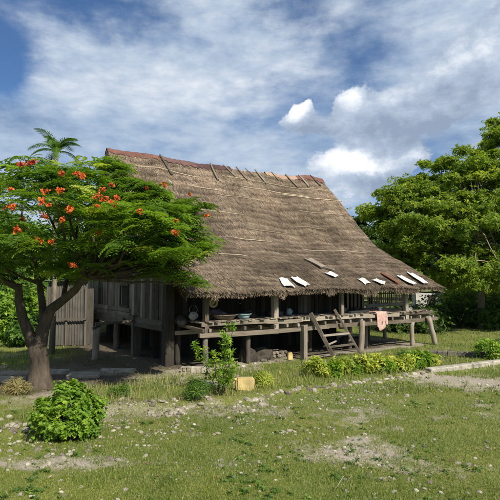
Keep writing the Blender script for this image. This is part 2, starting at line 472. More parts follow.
def grass_obj(name, sets):
    Vs = []; Q = []; T = []; rr = []; dd = []; o = 0
    for V, Fq, Ft, r_, d_ in sets:
        Vs.append(V); Q.append(Fq + o); T.append(Ft[:, :3] + o); rr.append(r_); dd.append(d_); o += len(V)
    V = np.concatenate(Vs).astype(np.float32); Q = np.concatenate(Q).astype(np.int32); T = np.concatenate(T).astype(np.int32)
    me = bpy.data.meshes.new(name)
    me.vertices.add(len(V)); me.vertices.foreach_set('co', V.ravel())
    me.loops.add(Q.size + T.size); me.loops.foreach_set('vertex_index', np.concatenate([Q.ravel(), T.ravel()]))
    me.polygons.add(len(Q) + len(T))
    me.polygons.foreach_set('loop_start', np.concatenate([np.arange(len(Q)) * 4, Q.size + np.arange(len(T)) * 3]).astype(np.int32))
    me.polygons.foreach_set('loop_total', np.concatenate([np.full(len(Q), 4), np.full(len(T), 3)]).astype(np.int32))
    for k, a in (('rnd', rr), ('dry', dd)):
        at = me.attributes.new(k, 'FLOAT', 'POINT'); at.data.foreach_set('value', np.concatenate(a).astype(np.float32))
    me.update(calc_edges=True); me.materials.append(M['grass'])
    o = bpy.data.objects.new(name, me); link(o); tag(o, kind='stuff'); return o
g1 = blades(360000, 5.0, 24, .022, .06, .0065, 1)
g2 = blades(60000, 14, 70, .06, .14, .012, 2)
g = grass_obj('grass', [g1, g2])
tag(g, 'short patchy green lawn grass in front of the thatched house', 'grass')
def yard(x, y, r):
    e = edge_y(x); t = (y - e)
    return (t > .1) & (t < 3.4) & (x > -5) & (x < 8) & (fbm(x * 1.1, y * 1.1, 8) + r.uniform(0, .25, len(x)) > .52)
g3 = blades(60000, 10, 24, .12, .3, .007, 3, xs=.6, dirtmax=1.3, dryb=.35, only=yard, lean=.6)
def tufts(x, y, r):
    return (vnoise(x * 3.1, y * 3.1, 17) > .80) & (y < edge_y(x) + .4)
g4 = blades(90000, 5.5, 18, .06, .12, .006, 4, xs=.62, dirtmax=1.4, only=tufts, lean=.8)
g = grass_obj('tall_grass', [g3, g4])
tag(g, 'taller dry grass and weeds in tufts between lawn and house', 'grass')

# ------------------------------------------------------------------ stones
def stone_mesh(seed, sub=2):
    import bmesh
    bm = bmesh.new(); bmesh.ops.create_icosphere(bm, subdivisions=sub, radius=.5)
    r = random.Random(seed); sx, sy, sz = r.uniform(.8, 1.25), r.uniform(.7, 1.05), r.uniform(.45, .75); off = Vector((seed * 3.7, seed * 1.3, 5))
    cuts = [(Vector((r.uniform(-1, 1), r.uniform(-1, 1), r.uniform(-.3, 1))).normalized(), r.uniform(.28, .42)) for _ in range(6)]
    for v in bm.verts:
        p = v.co.copy()
        for n, d in cuts:
            k = p.dot(n)
            if k > d: p -= n * (k - d) * .9
        p *= 1 + .16 * mnoise.noise(p * 3.5 + off)
        v.co = Vector((p.x * sx, p.y * sy, p.z * sz))
    me = bpy.data.meshes.new('stone'); bm.to_mesh(me); bm.free()
    for p in me.polygons: p.use_smooth = False
    me.materials.append(M['stone']); return me
def pebmat():
    m, nt, b = newmat('pale_pebbles')
    n = noise(nt, pos(nt), 12, 4); col = ramp(nt, attr(nt, 'rnd'), [(0, (.13, .115, .09)), (.5, (.25, .23, .185)), (1, (.42, .39, .33))])
    L(nt, mixc(nt, 1., col, ramp(nt, n, [(.3, (.7, .7, .7)), (.7, (1.1, 1.1, 1.1))]), 'MULTIPLY'), b.inputs['Base Color']); return m
M['pebble'] = pebmat()
SM = [stone_mesh(i) for i in range(12)]
SMD = []
for i in range(3):
    me = SM[i].copy(); me.materials.clear(); me.materials.append(M['stone_dark']); SMD.append(me)
nstone = 0
def stone(x, y, s, label, group, dark=False, name='stone', sink=.24, z=None):
    global nstone
    o = bpy.data.objects.new(name, random.choice(SMD if dark else SM))
    zz = float(gz(x, y)) if z is None else z
    o.location = (x, y, zz + s * .3 - s * sink)
    o.rotation_euler = (random.uniform(-.3, .3), random.uniform(-.3, .3), random.uniform(0, 6.28))
    o.scale = (s, s, s * random.uniform(.8, 1.1)); link(o); nstone += 1
    tag(o, label, 'stone', group); return o
rs = random.Random(11)
# (pixel box, count, size range, label, group)
ZN = [
 ((0, 420, 24, 442), 12, (.12, .26), 'pale rubble stone in the pile at the left edge, beside the round bush', 'stones heaped left of the round bush'),
 ((32, 444, 118, 464), 26, (.07, .19), 'pale stone in the loose row on the lawn in front of the round bush', 'stones in front of the round bush'),
 ((112, 400, 180, 414), 34, (.09, .22), 'pale stone of the rubble edge between round bush and leafy sapling', 'rubble edge right of the round bush'),
 ((112, 414, 200, 436), 26, (.06, .16), 'small pale stone scattered on the grass right of the round bush', 'stones scattered right of the bush'),
 ((175, 397, 262, 412), 46, (.08, .21), 'pale stone of the rubble below the leafy sapling and yellow container', 'rubble below the sapling'),
 ((200, 410, 330, 440), 34, (.05, .13), 'small pale stone scattered on the lawn below the sapling', 'stones scattered on the mid lawn'),
 ((300, 392, 430, 412), 16, (.05, .13), 'small pale stone on the grass below the yellow shrub bed', 'stones below the shrub bed'),
 ((410, 372, 500, 396), 16, (.06, .16), 'pale stone on the bare dirt below the concrete kerb at right', 'stones on the dirt below the kerb'),
 ((340, 440, 500, 478), 22, (.04, .12), 'small stone on the bare patch in the right foreground', 'stones on the foreground bare patch'),
 ((60, 440, 330, 495), 14, (.04, .09), 'small lone stone in the foreground grass at left', 'stones in the foreground grass'),
]
for (x0, y0, x1, y1), n, (s0, s1), lab, gr in ZN:
    cl = [(rs.uniform(x0, x1), rs.uniform(y0, y1)) for _ in range(max(2, n // 5))]
    for i in range(n):
        if rs.random() < .6:
            c = rs.choice(cl); px = c[0] + rs.gauss(0, 5); py = c[1] + rs.gauss(0, 1.8)
        else: px = rs.uniform(x0, x1); py = rs.uniform(y0, y1)
        px = min(max(px, x0 - 3), x1 + 3)
        p = G(px, py, -.1); stone(p.x, p.y, rs.uniform(s0, s1) * rs.uniform(.75, 1.0), lab, gr)
# the low edging of flat stones along the bed
for k in range(46):
    t = (k + rs.random()) / 46; x = EDGE[4].x + .2 + (EDGE[8].x - EDGE[4].x - .3) * t
    stone(x, float(edge_y(x)) - .12 + rs.gauss(0, .08), rs.uniform(.14, .28), 'flat grey stone of the low edging below the yellow shrub bed', 'stones edging the shrub bed', sink=.4)
o = stone(G(263, 404).x, G(263, 404, -.1).y, .34, 'largest stone standing alone on the mid lawn below the yellow container', None); o['group'] = ''
del o['group']
import bmesh as _bm
_b = _bm.new(); _bm.ops.create_icosphere(_b, subdivisions=1, radius=.5)
for _v in _b.verts: _v.co = Vector((_v.co.x * 1.15, _v.co.y * .85, _v.co.z * .62)) * (1 + .35 * mnoise.noise(_v.co * 4))
_b.verts.ensure_lookup_table(); _b.faces.ensure_lookup_table()
M_ICO = ([tuple(v.co) for v in _b.verts], [[v.index for v in f.verts] for f in _b.faces]); _b.free()
# pebbles nobody would count
r = np.random.default_rng(5)
n = 14000; inv = r.uniform(1 / 17., 1 / 6.5, n); y = 1 / inv; x = r.uniform(-1, 1, n) * y * .62
w = (np.exp(-((y - edge_y(x) + .9) / 1.2) ** 2) * 1.0 + 1.6 * np.exp(-((y - edge_y(x) + .15) / .35) ** 2)) * (1 - sstep(2.0, 6.5, x)) + .3 * dirt(x, y) * (y < 17) + .008
k = r.uniform(0, 1, n) < w * (.35 + 1.3 * sstep(.4, .65, fbm(x * 1.2, y * 1.2, 99)))
k &= (y < edge_y(x) + .3); x = x[k]; y = y[k]; n = len(x)
_d = np.array(M_ICO[0]); TV, TF = _d, np.array(M_ICO[1]) 
nr = np.stack([r.normal(0, .25, n), r.normal(0, .25, n), np.ones(n)], 1)
V, Fq, rr = inst(TV, TF, np.stack([x, y, gz(x, y) + .004], 1), frames(nr, r.uniform(0, 6.28, n)), np.clip(r.lognormal(0, .45, n) * .05, .02, .11), r.uniform(0, 1, n))
o = np_mesh('pebbles', V, Fq, M['pebble'], rnd=rr); tag(o, 'tiny pale pebbles strewn through the lawn and bare patches', 'pebbles', kind='stuff')

r = np.random.default_rng(15)
n = 9000; y = r.uniform(7, 24, n); x = r.uniform(-14, 9, n)
k = r.uniform(0, 1, n) < .06 + .5 * litter_shade(x, y) + .5 * np.exp(-(((x + 5.9) / 3.8) ** 2 + ((y - 14) / 3.2) ** 2)); x = x[k]; y = y[k]; n = len(x)
TVl = np.array([(-.5, 0, 0), (0, .22, .05), (.5, 0, .12), (0, -.22, .04)]); TFl = np.array([(0, 1, 2, 3)])
nr = np.stack([r.normal(0, .35, n), r.normal(0, .35, n), np.ones(n)], 1)
V, Fq, rr = inst(TVl, TFl, np.stack([x, y, gz(x, y) + .02], 1), frames(nr, r.uniform(0, 6.28, n)), r.uniform(.04, .11, n), r.uniform(0, 1, n))
M['litter_shade'] = leafmat('dry_fallen_leaves', (.05, .03, .018), (.22, .15, .08), (.4, .32, .16), .1)
o = np_mesh('fallen_leaves', V, Fq, M['litter_shade'], rnd=rr); tag(o, 'dry fallen leaves strewn under the flame tree and over the yard', 'leaves', kind='stuff')
n = 1500; inv = r.uniform(1 / 20., 1 / 6., n); y = 1 / inv; x = r.uniform(-1, 1, n) * y * .6
k = fbm(x * .9, y * .9, 71) + r.uniform(-.1, .1, n) > .55; x = x[k]; y = y[k]; n = len(x)
tv, tf = leaf_rosette(7, 1., .34, .35, .3, 6)
nr = np.stack([r.normal(0, .15, n), r.normal(0, .15, n), np.ones(n)], 1)
V, Fq, rr = inst(tv, tf, np.stack([x, y, gz(x, y) + .02], 1), frames(nr, r.uniform(0, 6.28, n)), r.uniform(.045, .11, n), np.clip(r.normal(.4, .3, n), 0, 1))
o = np_mesh('ground_weeds', V, Fq, M['leaf_mid'], rnd=rr); tag(o, 'broad leaved weeds growing low among the lawn grass', 'weeds', kind='stuff')

# ------------------------------------------------------------------ HOUSE
HA = R(34)
house = empty('stilt_house', (-2.9, 17.7, 0), HA, 'large thatched timber house on stilts with a raised front porch', 'house')
RZ, RV = 9.1, 6.4          # ridge height and line
def roof_z(v, u=6):
    """top of thatch at distance v (front or mirrored)"""
    vv = v if v <= RV else 2 * RV - v
    if vv < 2.1: z = 2.5 + (vv + 1.85) * (4.62 - 2.5) / 3.95
    else: z = 4.62 + (vv - 2.1) * (RZ - 4.62) / (RV - 2.1)
    return z
UL, UR = -.2, 13.1
PROF = [-1.85, -.6, .8, 1.7, 2.3, 3.2, 4.6, 5.9, 6.4]
def smooth_z(v):
    vv = np.where(v <= RV, v, 2 * RV - v)
    a = 2.62 + (vv + 1.85) * .515; b = 4.62 + (vv - 2.1) * 1.0419
    k = .35; h = np.clip(.5 + .5 * (b - a) / k / 1.0, 0, 1)
    return np.maximum(a, b) + .10 * np.exp(-((vv - 2.1) / .7) ** 2)
def wob(u, v):
    u = np.asarray(u, float); v = np.asarray(v, float)
    return (fbm(u * .5 + 3, v * .5, 21, 3) - .5) * .28 - .12 * np.sin(np.clip((u - UL) / (UR - UL), 0, 1) * PI) * sstep(-1.9, 6.4, v) + .05 * (u / 13.)
def rake(u, v):   # ragged verge
    return u
# solid thatch body
us = np.linspace(UL, UR, 90); vs_ = np.concatenate([np.linspace(-1.85, 6.4, 60), np.linspace(6.5, 14.65, 34)])
U_, V_ = np.meshgrid(us, vs_); top = smooth_z(V_) + wob(U_, np.where(V_ > RV, 2 * RV - V_, V_)) - .03
th = .26
nU = len(us); nV = len(vs_)
A = np.stack([U_.ravel(), V_.ravel(), top.ravel()], 1); B = A.copy(); B[:, 2] -= th * (.6 + .65 * sstep(0, 1.5, np.minimum(B[:, 1] + 1.85, 14.65 - B[:, 1])))
ii = (np.arange(nV - 1)[:, None] * nU + np.arange(nU - 1)[None, :]).ravel()
Ft = np.stack([ii, ii + 1, ii + nU + 1, ii + nU], 1); Fb = Ft[:, ::-1] + len(A)
bd = []
for j in range(nV - 1):
    a = j * nU; b = a + nU; bd.append((a, b, b + len(A), a + len(A)))
    a = j * nU + nU - 1; b = a + nU; bd.append((b, a, a + len(A), b + len(A)))
for i in range(nU - 1):
    bd.append((i + 1, i, i + len(A), i + 1 + len(A))); a = (nV - 1) * nU + i; bd.append((a, a + 1, a + 1 + len(A), a + len(A)))
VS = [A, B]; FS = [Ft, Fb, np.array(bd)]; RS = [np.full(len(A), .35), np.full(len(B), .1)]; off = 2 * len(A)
# strands
def strands(n, v0, v1, seed, length=.24, width=.015, u0=UL, u1=UR, side=1):
    r = np.random.default_rng(seed)
    u = r.uniform(u0, u1, n); v = r.uniform(v0, v1, n)
    course = .36                                     # courses laid up the slope
    cv = np.floor((v + 1.85 + (fbm(u * .5, v * .3 + 2, 4, 3) - .5) * .7) / course); fr = (v + 1.85) / course - cv
    eps = .03
    z = smooth_z(v) + wob(u, v); z2 = smooth_z(v - eps) + wob(u, v - eps)
    d = np.stack([np.zeros(n), -np.full(n, eps), z2 - z], 1); d /= np.linalg.norm(d, axis=1, keepdims=True)  # downhill
    nrm = np.stack([np.zeros(n), d[:, 2], -d[:, 1]], 1); nrm *= np.sign(nrm[:, 2:3])
    sdv = np.array([[1., 0, 0]])
    skew = r.normal(0, .16, n)[:, None] + ((fbm(u * 1.5, v * 1.5, 61, 2) - .5) * .3)[:, None]
    dd = d + sdv * skew + nrm * np.abs(r.normal(.015, .035, n))[:, None]
    lift = .006 + .028 * (1 - np.clip(fr, 0, 1)) + r.uniform(0, .014, n)
    P = np.stack([u, v, z], 1) + nrm * lift[:, None]
    l = length * r.uniform(.5, 1.3, n)[:, None]; w = (width * r.uniform(.6, 1.5, n))[:, None]
    sd = sdv - dd * (sdv * dd).sum(1, keepdims=True)
    V = np.stack([P - sd * w * .5, P + sd * w * .5, P + dd * l + sd * w * .3, P + dd * l - sd * w * .3], 1)
    if side < 0: V[:, :, 1] = 2 * RV - V[:, :, 1]
    rr = np.clip(r.normal(.5, .25, n) + .2 * (fr > .8) - .3 * (fr < .18) * (vnoise(u * .9, cv * 3.3, 6) > .4) + .35 * (vnoise(u * .7, cv * 2.7, 66) > .78) * (fr > .85), 0, 1)
    k = np.arange(n) * 4
    return V.reshape(-1, 3), np.stack([k, k + 1, k + 2, k + 3], 1), np.repeat(rr, 4)
for args in ((135000, -1.85, 6.4, 1), (30000, -1.9, 6.4, 2, .4, .03, UL, UR, -1)):
    V, Fq, rr = strands(*args); VS.append(V); FS.append(Fq + off); RS.append(rr); off += len(V)
# fringe over the eaves and verges
def fringe(n, seed, mode):
    r = np.random.default_rng(seed)
    if mode == 'eave':
        u = r.uniform(UL, UR, n); v = np.full(n, -1.86) + r.uniform(0, .06, n); z = smooth_z(v) + wob(u, v) - r.uniform(0, .15, n)
        d = np.stack([r.normal(0, .22, n), -np.abs(r.normal(.4, .2, n)), -np.ones(n) * r.uniform(.5, 1, n)], 1); s = np.array([[1., 0, 0]])
    else:
        u = np.where(r.uniform(0, 1, n) < .5, UL, UR); v = r.uniform(-1.85, 6.4, n); z = smooth_z(v) + wob(u, v) - r.uniform(0, .3, n)
        sg = np.sign(u - 5)
        d = np.stack([sg * np.abs(r.normal(.35, .2, n)), -np.ones(n) * .6, -np.ones(n) * r.uniform(.3, .9, n)], 1); s = np.array([[0, .7, .7]])
    d /= np.linalg.norm(d, axis=1, keepdims=True); l = (r.uniform(.04, .13, n) * (1 + 1.1 * (vnoise(u * 2.5, v, 8) > .66)))[:, None]; w = r.uniform(.012, .03, n)[:, None]
    P = np.stack([u, v, z], 1)
    V = np.stack([P - s * w * .5, P + s * w * .5, P + d * l + s * w * .2, P + d * l - s * w * .2], 1)
    k = np.arange(n) * 4
    return V.reshape(-1, 3), np.stack([k, k + 1, k + 2, k + 3], 1), np.repeat(np.clip(r.normal(.5, .25, n), 0, 1), 4)
for args in ((9000, 11, 'eave'), (7000, 12, 'verge')):
    V, Fq, rr = fringe(*args); VS.append(V); FS.append(Fq + off); RS.append(rr); off += len(V)
roof = np_mesh('roof', np.concatenate(VS), np.concatenate(FS), M['thatch'], house, rnd=np.concatenate(RS))

def on_roof(u, v, lift=.06):
    return Vector((u, v, float(smooth_z(np.array(v)) + wob(u, v)) + lift))
# ridge cap sheets (sub-parts of the roof)
caps = [(-.22, 2.6), (2.55, 4.4), (4.38, 6.5), (6.46, 8.9), (8.8, 11.1), (11.05, 13.15)]
for i, (a, b) in enumerate(caps):
    if i in (3,): continue
    def fn(m, a=a, b=b, i=i):
        dz = .02 * (i % 2)
        def f(s, t):
            u = a + (b - a) * s; q = t * 2 - 1; dv = q * (.27 + .05 * math.sin(i * 3) + .035 * math.sin(u * 9) + .03 * math.sin(u * 23))
            p = on_roof(u, RV - abs(dv), .08 + dz); return (u, RV + dv, p.z + .01 * math.sin(s * 40))
        m.grid(f, 24, 8)
        def f2(s, t):
            p = f(s, 1 - t); return (p[0], p[1], p[2] - .015)
        m.grid(f2, 24, 8)
    one('ridge_cap', M[('rust', 'rust_dark', 'rust_dark', 'rust', 'rust_pale', 'rust')[i]], fn, roof)
# poles and boards crossing the ridge and pinning the thatch
def roof_stick(u0, v0, u1, v1, w, mat, name='batten', h=.05, lift=.09, n=6):
    pts = [on_roof(u0 + (u1 - u0) * t / n, v0 + (v1 - v0) * t / n, lift) for t in range(n + 1)]
    m = MB(); m.tube(pts, w, 6); m.build(name, mat, roof)
for u, du, ln, w in ((2.45, .12, 1.15, .05), (5.3, -.1, 1.0, .05), (6.1, .35, .7, .03), (6.9, .2, .8, .035), (7.5, .3, .5, .025), (8.15, .15, .9, .04), (9.3, .1, .5, .025), (10.3, .25, .85, .04), (11.3, .1, .8, .05), (12.2, .2, .7, .04)):
    roof_stick(u, RV, u + du, RV - ln, w, M['wood_post'] if ln > 1 else M['wood_grey'], 'ridge_pole', lift=.13, n=3)
for u0, v0, u1, v1 in ((.8, 5.65, 4.0, 5.5), (5.6, 5.75, 12.9, 5.45), (6.4, 5.2, 10.8, 5.0), (4.6, 4.55, 8.9, 4.45), (9.0, 5.0, 13.5, 4.85), (3.2, 3.55, 5.5, 3.5), (8.3, 3.1, 10.4, 3.05), (9.4, 4.1, 12.6, 3.95), (4.0, 2.0, 6.0, 1.95), (5.2, 2.7, 7.3, 2.6), (7.4, 1.5, 11.5, 1.35), (2.2, .7, 3.8, .65), (3.2, 4.9, 5.0, 4.8)):
    roof_stick(u0, v0, u1, v1, .02, M['bamboo'], lift=.07, n=10)
def sheet(u, v, lu, lv, rot, mat, name, th=.012, corr=0, lift=.10):
    m = MB(); c = on_roof(u, v); cr, sr = math.cos(rot), math.sin(rot)
    def f(s, t):
        a = (s - .5) * lu; b = (t - .5) * lv
        uu = u + a * cr - b * sr; vv = v + a * sr + b * cr
        p = on_roof(uu, vv, lift + .03 + corr * math.sin(a * 60) + .03 * math.sin(b * 5 + u * 9)); return p
    n = 16 if corr else 4
    m.grid(f, n, 8)
    m.grid(lambda s, t: f(1 - s, t) - Vector((0, 0, th)), n, 8)
    m.build(name, mat, roof)
def roof_at(px, py):
    """where the line of sight meets the front slope, in house coordinates"""
    d = Vector(ray(px, py)); C0 = Vector((0, 0, CAMH)) - Vector((-2.9, 17.7, 0)); rt = Matrix.Rotation(-HA, 3, 'Z'); d = rt @ d; C0 = rt @ C0
    t = 10.0
    while t < 40:
        p = C0 + d * t
        if -1.9 < p.y < 6.4 and p.z < float(smooth_z(np.array(p.y)) + wob(p.x, p.y)): return p.x, p.y
        t += .02
    return None
def roof_sheet(a, b, w, mat, name, th=.01, bend=.05, lift=.105):
    (u0, v0), (u1, v1) = roof_at(*a), roof_at(*b); m = MB(); dx, dy = u1 - u0, v1 - v0; ln = math.hypot(dx, dy); px_, py_ = -dy / ln, dx / ln; sd_ = u0
    def f(s, t):
        q = (s - .5) * w * (1 + .12 * math.sin(t * 5 + sd_)); e = .04 * math.sin(s * 9 + sd_) * (t - .5) * 2
        p = on_roof(u0 + dx * (t + e) + px_ * q, v0 + dy * (t + e) + py_ * q, lift)
        return p + Vector((0, 0, bend * abs(math.sin(s * 3 + sd_ * 3)) * (.4 + t) + .006 * math.sin(s * 38)))
    m.grid(f, 18, 8); m.grid(lambda s, t: f(1 - s, t) - Vector((0, 0, th)), 18, 8); m.build(name, mat, roof)
for a, b, w in (((283, 281), (290, 290), .4), ((294, 280), (306, 293), .4), ((328, 275), (336, 280), .42), ((361, 281), (368, 287), .36), ((374, 282), (384, 291), .4), ((399, 278), (414, 292), .42), ((410, 275), (425, 288), .38)):
    roof_sheet(a, b, w, M['zinc'], 'metal_patch')
roof_sheet((308, 261), (323, 270), .4, M['wood_pale'], 'loose_board', .04); roof_sheet((320, 268), (334, 273), .3, M['wood_grey'], 'loose_board', .04, lift=.1)
roof_sheet((382, 275), (399, 286), .3, M['wood_red'], 'loose_board', .04, lift=.1)

# plank walls (surface pattern inside one mesh per wall)
def plank_wall(name, p0, p1, ztop, zbot, mat, wmin=.16, wmax=.28, axis='u', holes=(), thick=.03):
    m = MB(); p = p0
    while p < p1:
        w = min(random.uniform(wmin, wmax), p1 - p + .01); c = p + w / 2; q = random.uniform(-.012, .012); rn = random.random()
        z0 = zbot(c) + random.uniform(-.03, .02); z1 = ztop(c)
        segs = [(z0, z1)]
        for (a, b, za, zb) in holes:
            if a < c < b: segs = [(z0, za), (zb, z1)]
        for s0, s1 in segs:
            if s1 - s0 < .05: continue
            if axis == 'u': m.beam((c, fixed + q, s0), (c, fixed + q, s1), w - .012, thick, up=(0, 1, 0), rnd=rn)
            else: m.beam((fixed + q, c, s0), (fixed + q, c, s1), thick, w - .012, up=(0, 1, 0), rnd=rn)
        p += w
    return m.build(name, mat, house)
fl = lambda c: 1.5
rz = lambda c: float(smooth_z(np.array(c))) - .35
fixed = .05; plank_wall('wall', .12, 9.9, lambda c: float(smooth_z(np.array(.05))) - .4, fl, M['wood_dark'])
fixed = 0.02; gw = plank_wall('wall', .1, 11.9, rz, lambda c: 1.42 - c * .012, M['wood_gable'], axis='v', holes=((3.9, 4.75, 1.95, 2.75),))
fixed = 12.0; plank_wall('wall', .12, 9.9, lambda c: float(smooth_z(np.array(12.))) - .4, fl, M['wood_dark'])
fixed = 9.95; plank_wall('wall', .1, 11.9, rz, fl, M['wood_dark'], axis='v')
# window shutter in the gable wall
w_ = one('window', M['wood_post'], lambda m: (m.beam((-.03, 3.88, 2.35), (-.03, 3.88, 2.8), .06, .08, up=(0, 1, 0)), m.beam((-.03, 3.88, 1.9), (-.03, 3.88, 2.35), .06, .08, up=(0, 1, 0)), m.beam((-.03, 4.77, 1.9), (-.03, 4.77, 2.8), .06, .08, up=(0, 1, 0)), m.beam((-.034, 3.8, 2.8), (-.034, 4.85, 2.8), .06, .08), m.beam((-.034, 3.8, 1.91), (-.034, 4.85, 1.91), .06, .08)), house)
one('shutter', M['wood_dark'], lambda m: [m.beam((.03, 3.95 + .2 * i, 1.96), (.03, 3.95 + .2 * i, 2.74), .02, .185, up=(0, 1, 0)) for i in range(5)], w_)
# horizontal boards low on the gable wall
one('skirt_board', M['wood_gable'], lambda m: [m.beam((-.035, 3.6 + i * 2.8, 1.56 + k * .2), (-.035, 6.3 + i * 2.8, 1.55 + k * .2), .02, .17) for i in range(2) for k in range(2)] , house)
one('skirt_board', M['wood_gable'], lambda m: m.beam((-.06, -.1, 1.44), (-.06, 9.5, 1.36), .05, .26), house)
# door, dark, in the front wall
dr = one('door', M['wood_post'], lambda m: [m.beam((6.1 + .2 * i, .0, 1.6), (6.1 + .2 * i, .0, 3.1), .185, .03, up=(0, 1, 0)) for i in range(4)], house)
one('frame', M['wood_post'], lambda m: (m.beam((5.93, -.02, 1.6), (5.93, -.02, 3.2), .1, .06, up=(0, 1, 0)), m.beam((6.88, -.02, 1.6), (6.88, -.02, 3.2), .1, .06, up=(0, 1, 0)), m.beam((5.85, -.024, 3.2), (6.96, -.024, 3.2), .06, .1)), dr)
one('upper_beam', M['wood_post'], lambda m: m.beam((-.1, -.03, 3.0), (12.6, -.03, 3.05), .12, .14), house)

# main posts, each a mesh of its own
def post(u, v, z0, z1, r0, mat, lean=(0, 0), name='post', sides=8, sq=False):
    m = MB()
    if sq: m.beam((u, v, z0), (u + lean[0], v + lean[1], z1), r0 * 2, r0 * 2)
    else:
        n = 5
        pts = [Vector((u + lean[0] * t / n + random.uniform(-.015, .015), v + lean[1] * t / n + random.uniform(-.015, .015), z0 + (z1 - z0) * t / n)) for t in range(n + 1)]
        m.tube(pts, [r0 * random.uniform(.9, 1.08) for _ in pts], sides, lump=.15)
    return m.build(name, mat, house)
post(.0, -.05, -.1, 3.3, .16, M['wood_post'], sq=True)
post(.42, .02, -.1, 1.5, .11, M['wood_post'])
for v in (3.0, 5.2, 8.2, 11.8): post(0, v, -.1, 1.6, .15, M['wood_gable'], sq=(v == 3.0))
for u in (3.3, 6.6, 9.9):
    for v in (.1, 4.0, 8.0, 11.8): post(u, v, -.1, 1.5, .13, M['wood_post'])
# leaning prop and side rail left of the gable wall
post(-1.7, 2.7, -.1, 1.2, .13, M['wood_pale'], lean=(.1, .1), name='prop')
one('side_rail', M['wood_post'], lambda m: m.beam((-1.9, 2.3, 1.22), (-.9, 4.3, 1.25), .09, .1), house)
one('side_rail', M['wood_post'], lambda m: m.beam((-1.7, 2.75, 1.33), (.05, 2.9, 1.38), .09, .1), house)
# floor
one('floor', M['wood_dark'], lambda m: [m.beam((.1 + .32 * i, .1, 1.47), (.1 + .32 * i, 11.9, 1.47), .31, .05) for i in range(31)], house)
fixed = 1.9; plank_wall('underfloor_light_block', .3, 9.9, lambda c: 1.44, lambda c: -.05, M['wood_dark'])  # plank screens added to block light and keep the underfloor dark
fixed = 1.6; plank_wall('underfloor_light_block', 2.0, 11.5, lambda c: 1.44, lambda c: -.05, M['wood_dark'], axis='v')
# ground-level beams under the floor
for v in (.12, 4, 8): one('floor_beam', M['wood_post'], lambda m: m.beam((-.2, v, 1.36), (10.1, v, 1.38), .13, .15), house)
one('floor_beam', M['wood_post'], lambda m: m.beam((-.06, -.2, 1.27), (-.06, 9.5, 1.2), .14, .16), house)

# porch: deck boards, edge board, joists, bearer
D0, D1 = .55, 12.9
deckz = lambda u: 1.55 - .0 * u
m = MB(); v = -1.3
while v < 0:
    u = D0
    while u < D1:
        l = random.uniform(2.2, 4.0); e = min(u + l, D1 + random.uniform(-.1, .25))
        m.beam((u + .01, v + .05, 1.55 + random.uniform(-.012, .012)), (e, v + .05, 1.55 + random.uniform(-.012, .012)), .125, .035, up=(0, 0, 1)); u += l
    v += .135
m.build('deck', M['wood_pale'], house)
# right-hand end of the porch runs further back, open
m = MB()
for k in range(14):
    m.beam((10.05, .12 + k * .14, 1.55 + random.uniform(-.012, .012)), (12.9 + random.uniform(-.2, .2), .12 + k * .14, 1.55), .125, .035)
m.build('deck', M['wood_pale'], house)
m = MB()
u_ = .62
while u_ < 12.9:        # ends of the deck boards, uneven along the edge
    w_b = random.uniform(.09, .2)
    if random.random() < .8: m.beam((u_, -1.02, 1.585 + random.uniform(-.01, .015)), (u_ + random.uniform(-.02, .02), -1.38 - random.uniform(.02, .14), 1.58 + random.uniform(-.02, .012)), w_b, .03)
    u_ += w_b + random.uniform(.005, .05)
m.build('board_end', M['wood_grey'], house)
m = MB()
for a, b in ((.6, 3.3), (3.25, 5.0), (4.95, 8.1), (8.05, 10.6), (10.55, 13.0)):
    h_ = random.uniform(.11, .17); m.beam((a, -1.36 - random.uniform(0, .02), 1.56 - h_ / 2), (b, -1.37 - random.uniform(0, .02), 1.55 - h_ / 2 + random.uniform(-.02, .01)), .05, h_, bow=random.uniform(-.03, .02))
m.build('edge_board', M['wood_pale'], house)
m = MB()
for k in range(19):
    u = .9 + k * .66 + random.uniform(-.12, .12)
    m.beam((u, -1.46, 1.30 + random.uniform(-.01, .01)), (u, -.1, 1.30), .09, .12)
m.build('joist', M['wood_grey'], house)
for a, b, dz in ((.5, 6.3, 0), (6.2, 13.3, .03)):
    one('bearer', M['wood_pale'], lambda m: m.beam((a, -1.40, 1.14 + dz), (b, -1.40, 1.15 + dz), .12, .15, bow=-.03), house)
one('bearer', M['wood_grey'], lambda m: m.beam((.2, -.15, 1.14), (13.0, -.12, 1.16), .12, .15), house)
one('bearer', M['wood_grey'], lambda m: m.beam((.3, -.3, 1.44), (.62, -1.5, 1.3), .1, .1), house)
one('bearer', M['wood_grey'], lambda m: m.beam((12.75, -1.6, 1.32), (12.75, 2.2, 1.3), .1, .12), house)
# short posts under the porch
post(4.95, -1.52, -.1, 1.28, .1, M['wood_grey'], sq=True, name='stilt')
post(5.25, -1.3, .6, 1.28, .05, M['wood_grey'], sq=True, name='stilt')
post(7.9, -1.62, -.1, 1.32, .12, M['wood_pale'], lean=(.12, 0), name='stilt')
post(8.6, -.3, -.1, 1.1, .1, M['wood_grey'], name='stilt')
post(9.3, -.6, -.1, 1.1, .09, M['wood_grey'], name='stilt')
post(11.45, -1.4, -.1, 1.1, .1, M['wood_pale'], name='stilt')
post(12.85, -1.62, -.1, 1.3, .12, M['wood_pale'], lean=(-.42, .05), name='stilt')
post(11.6, 1.4, -.1, 1.3, .1, M['wood_grey'], name='stilt')
post(12.6, 1.2, -.1, 1.3, .1, M['wood_grey'], name='stilt')
post(.8, -1.32, -.1, 1.1, .1, M['wood_post'], name='stilt')
post(2.6, -1.2, -.1, 1.1, .09, M['wood_post'], name='stilt')
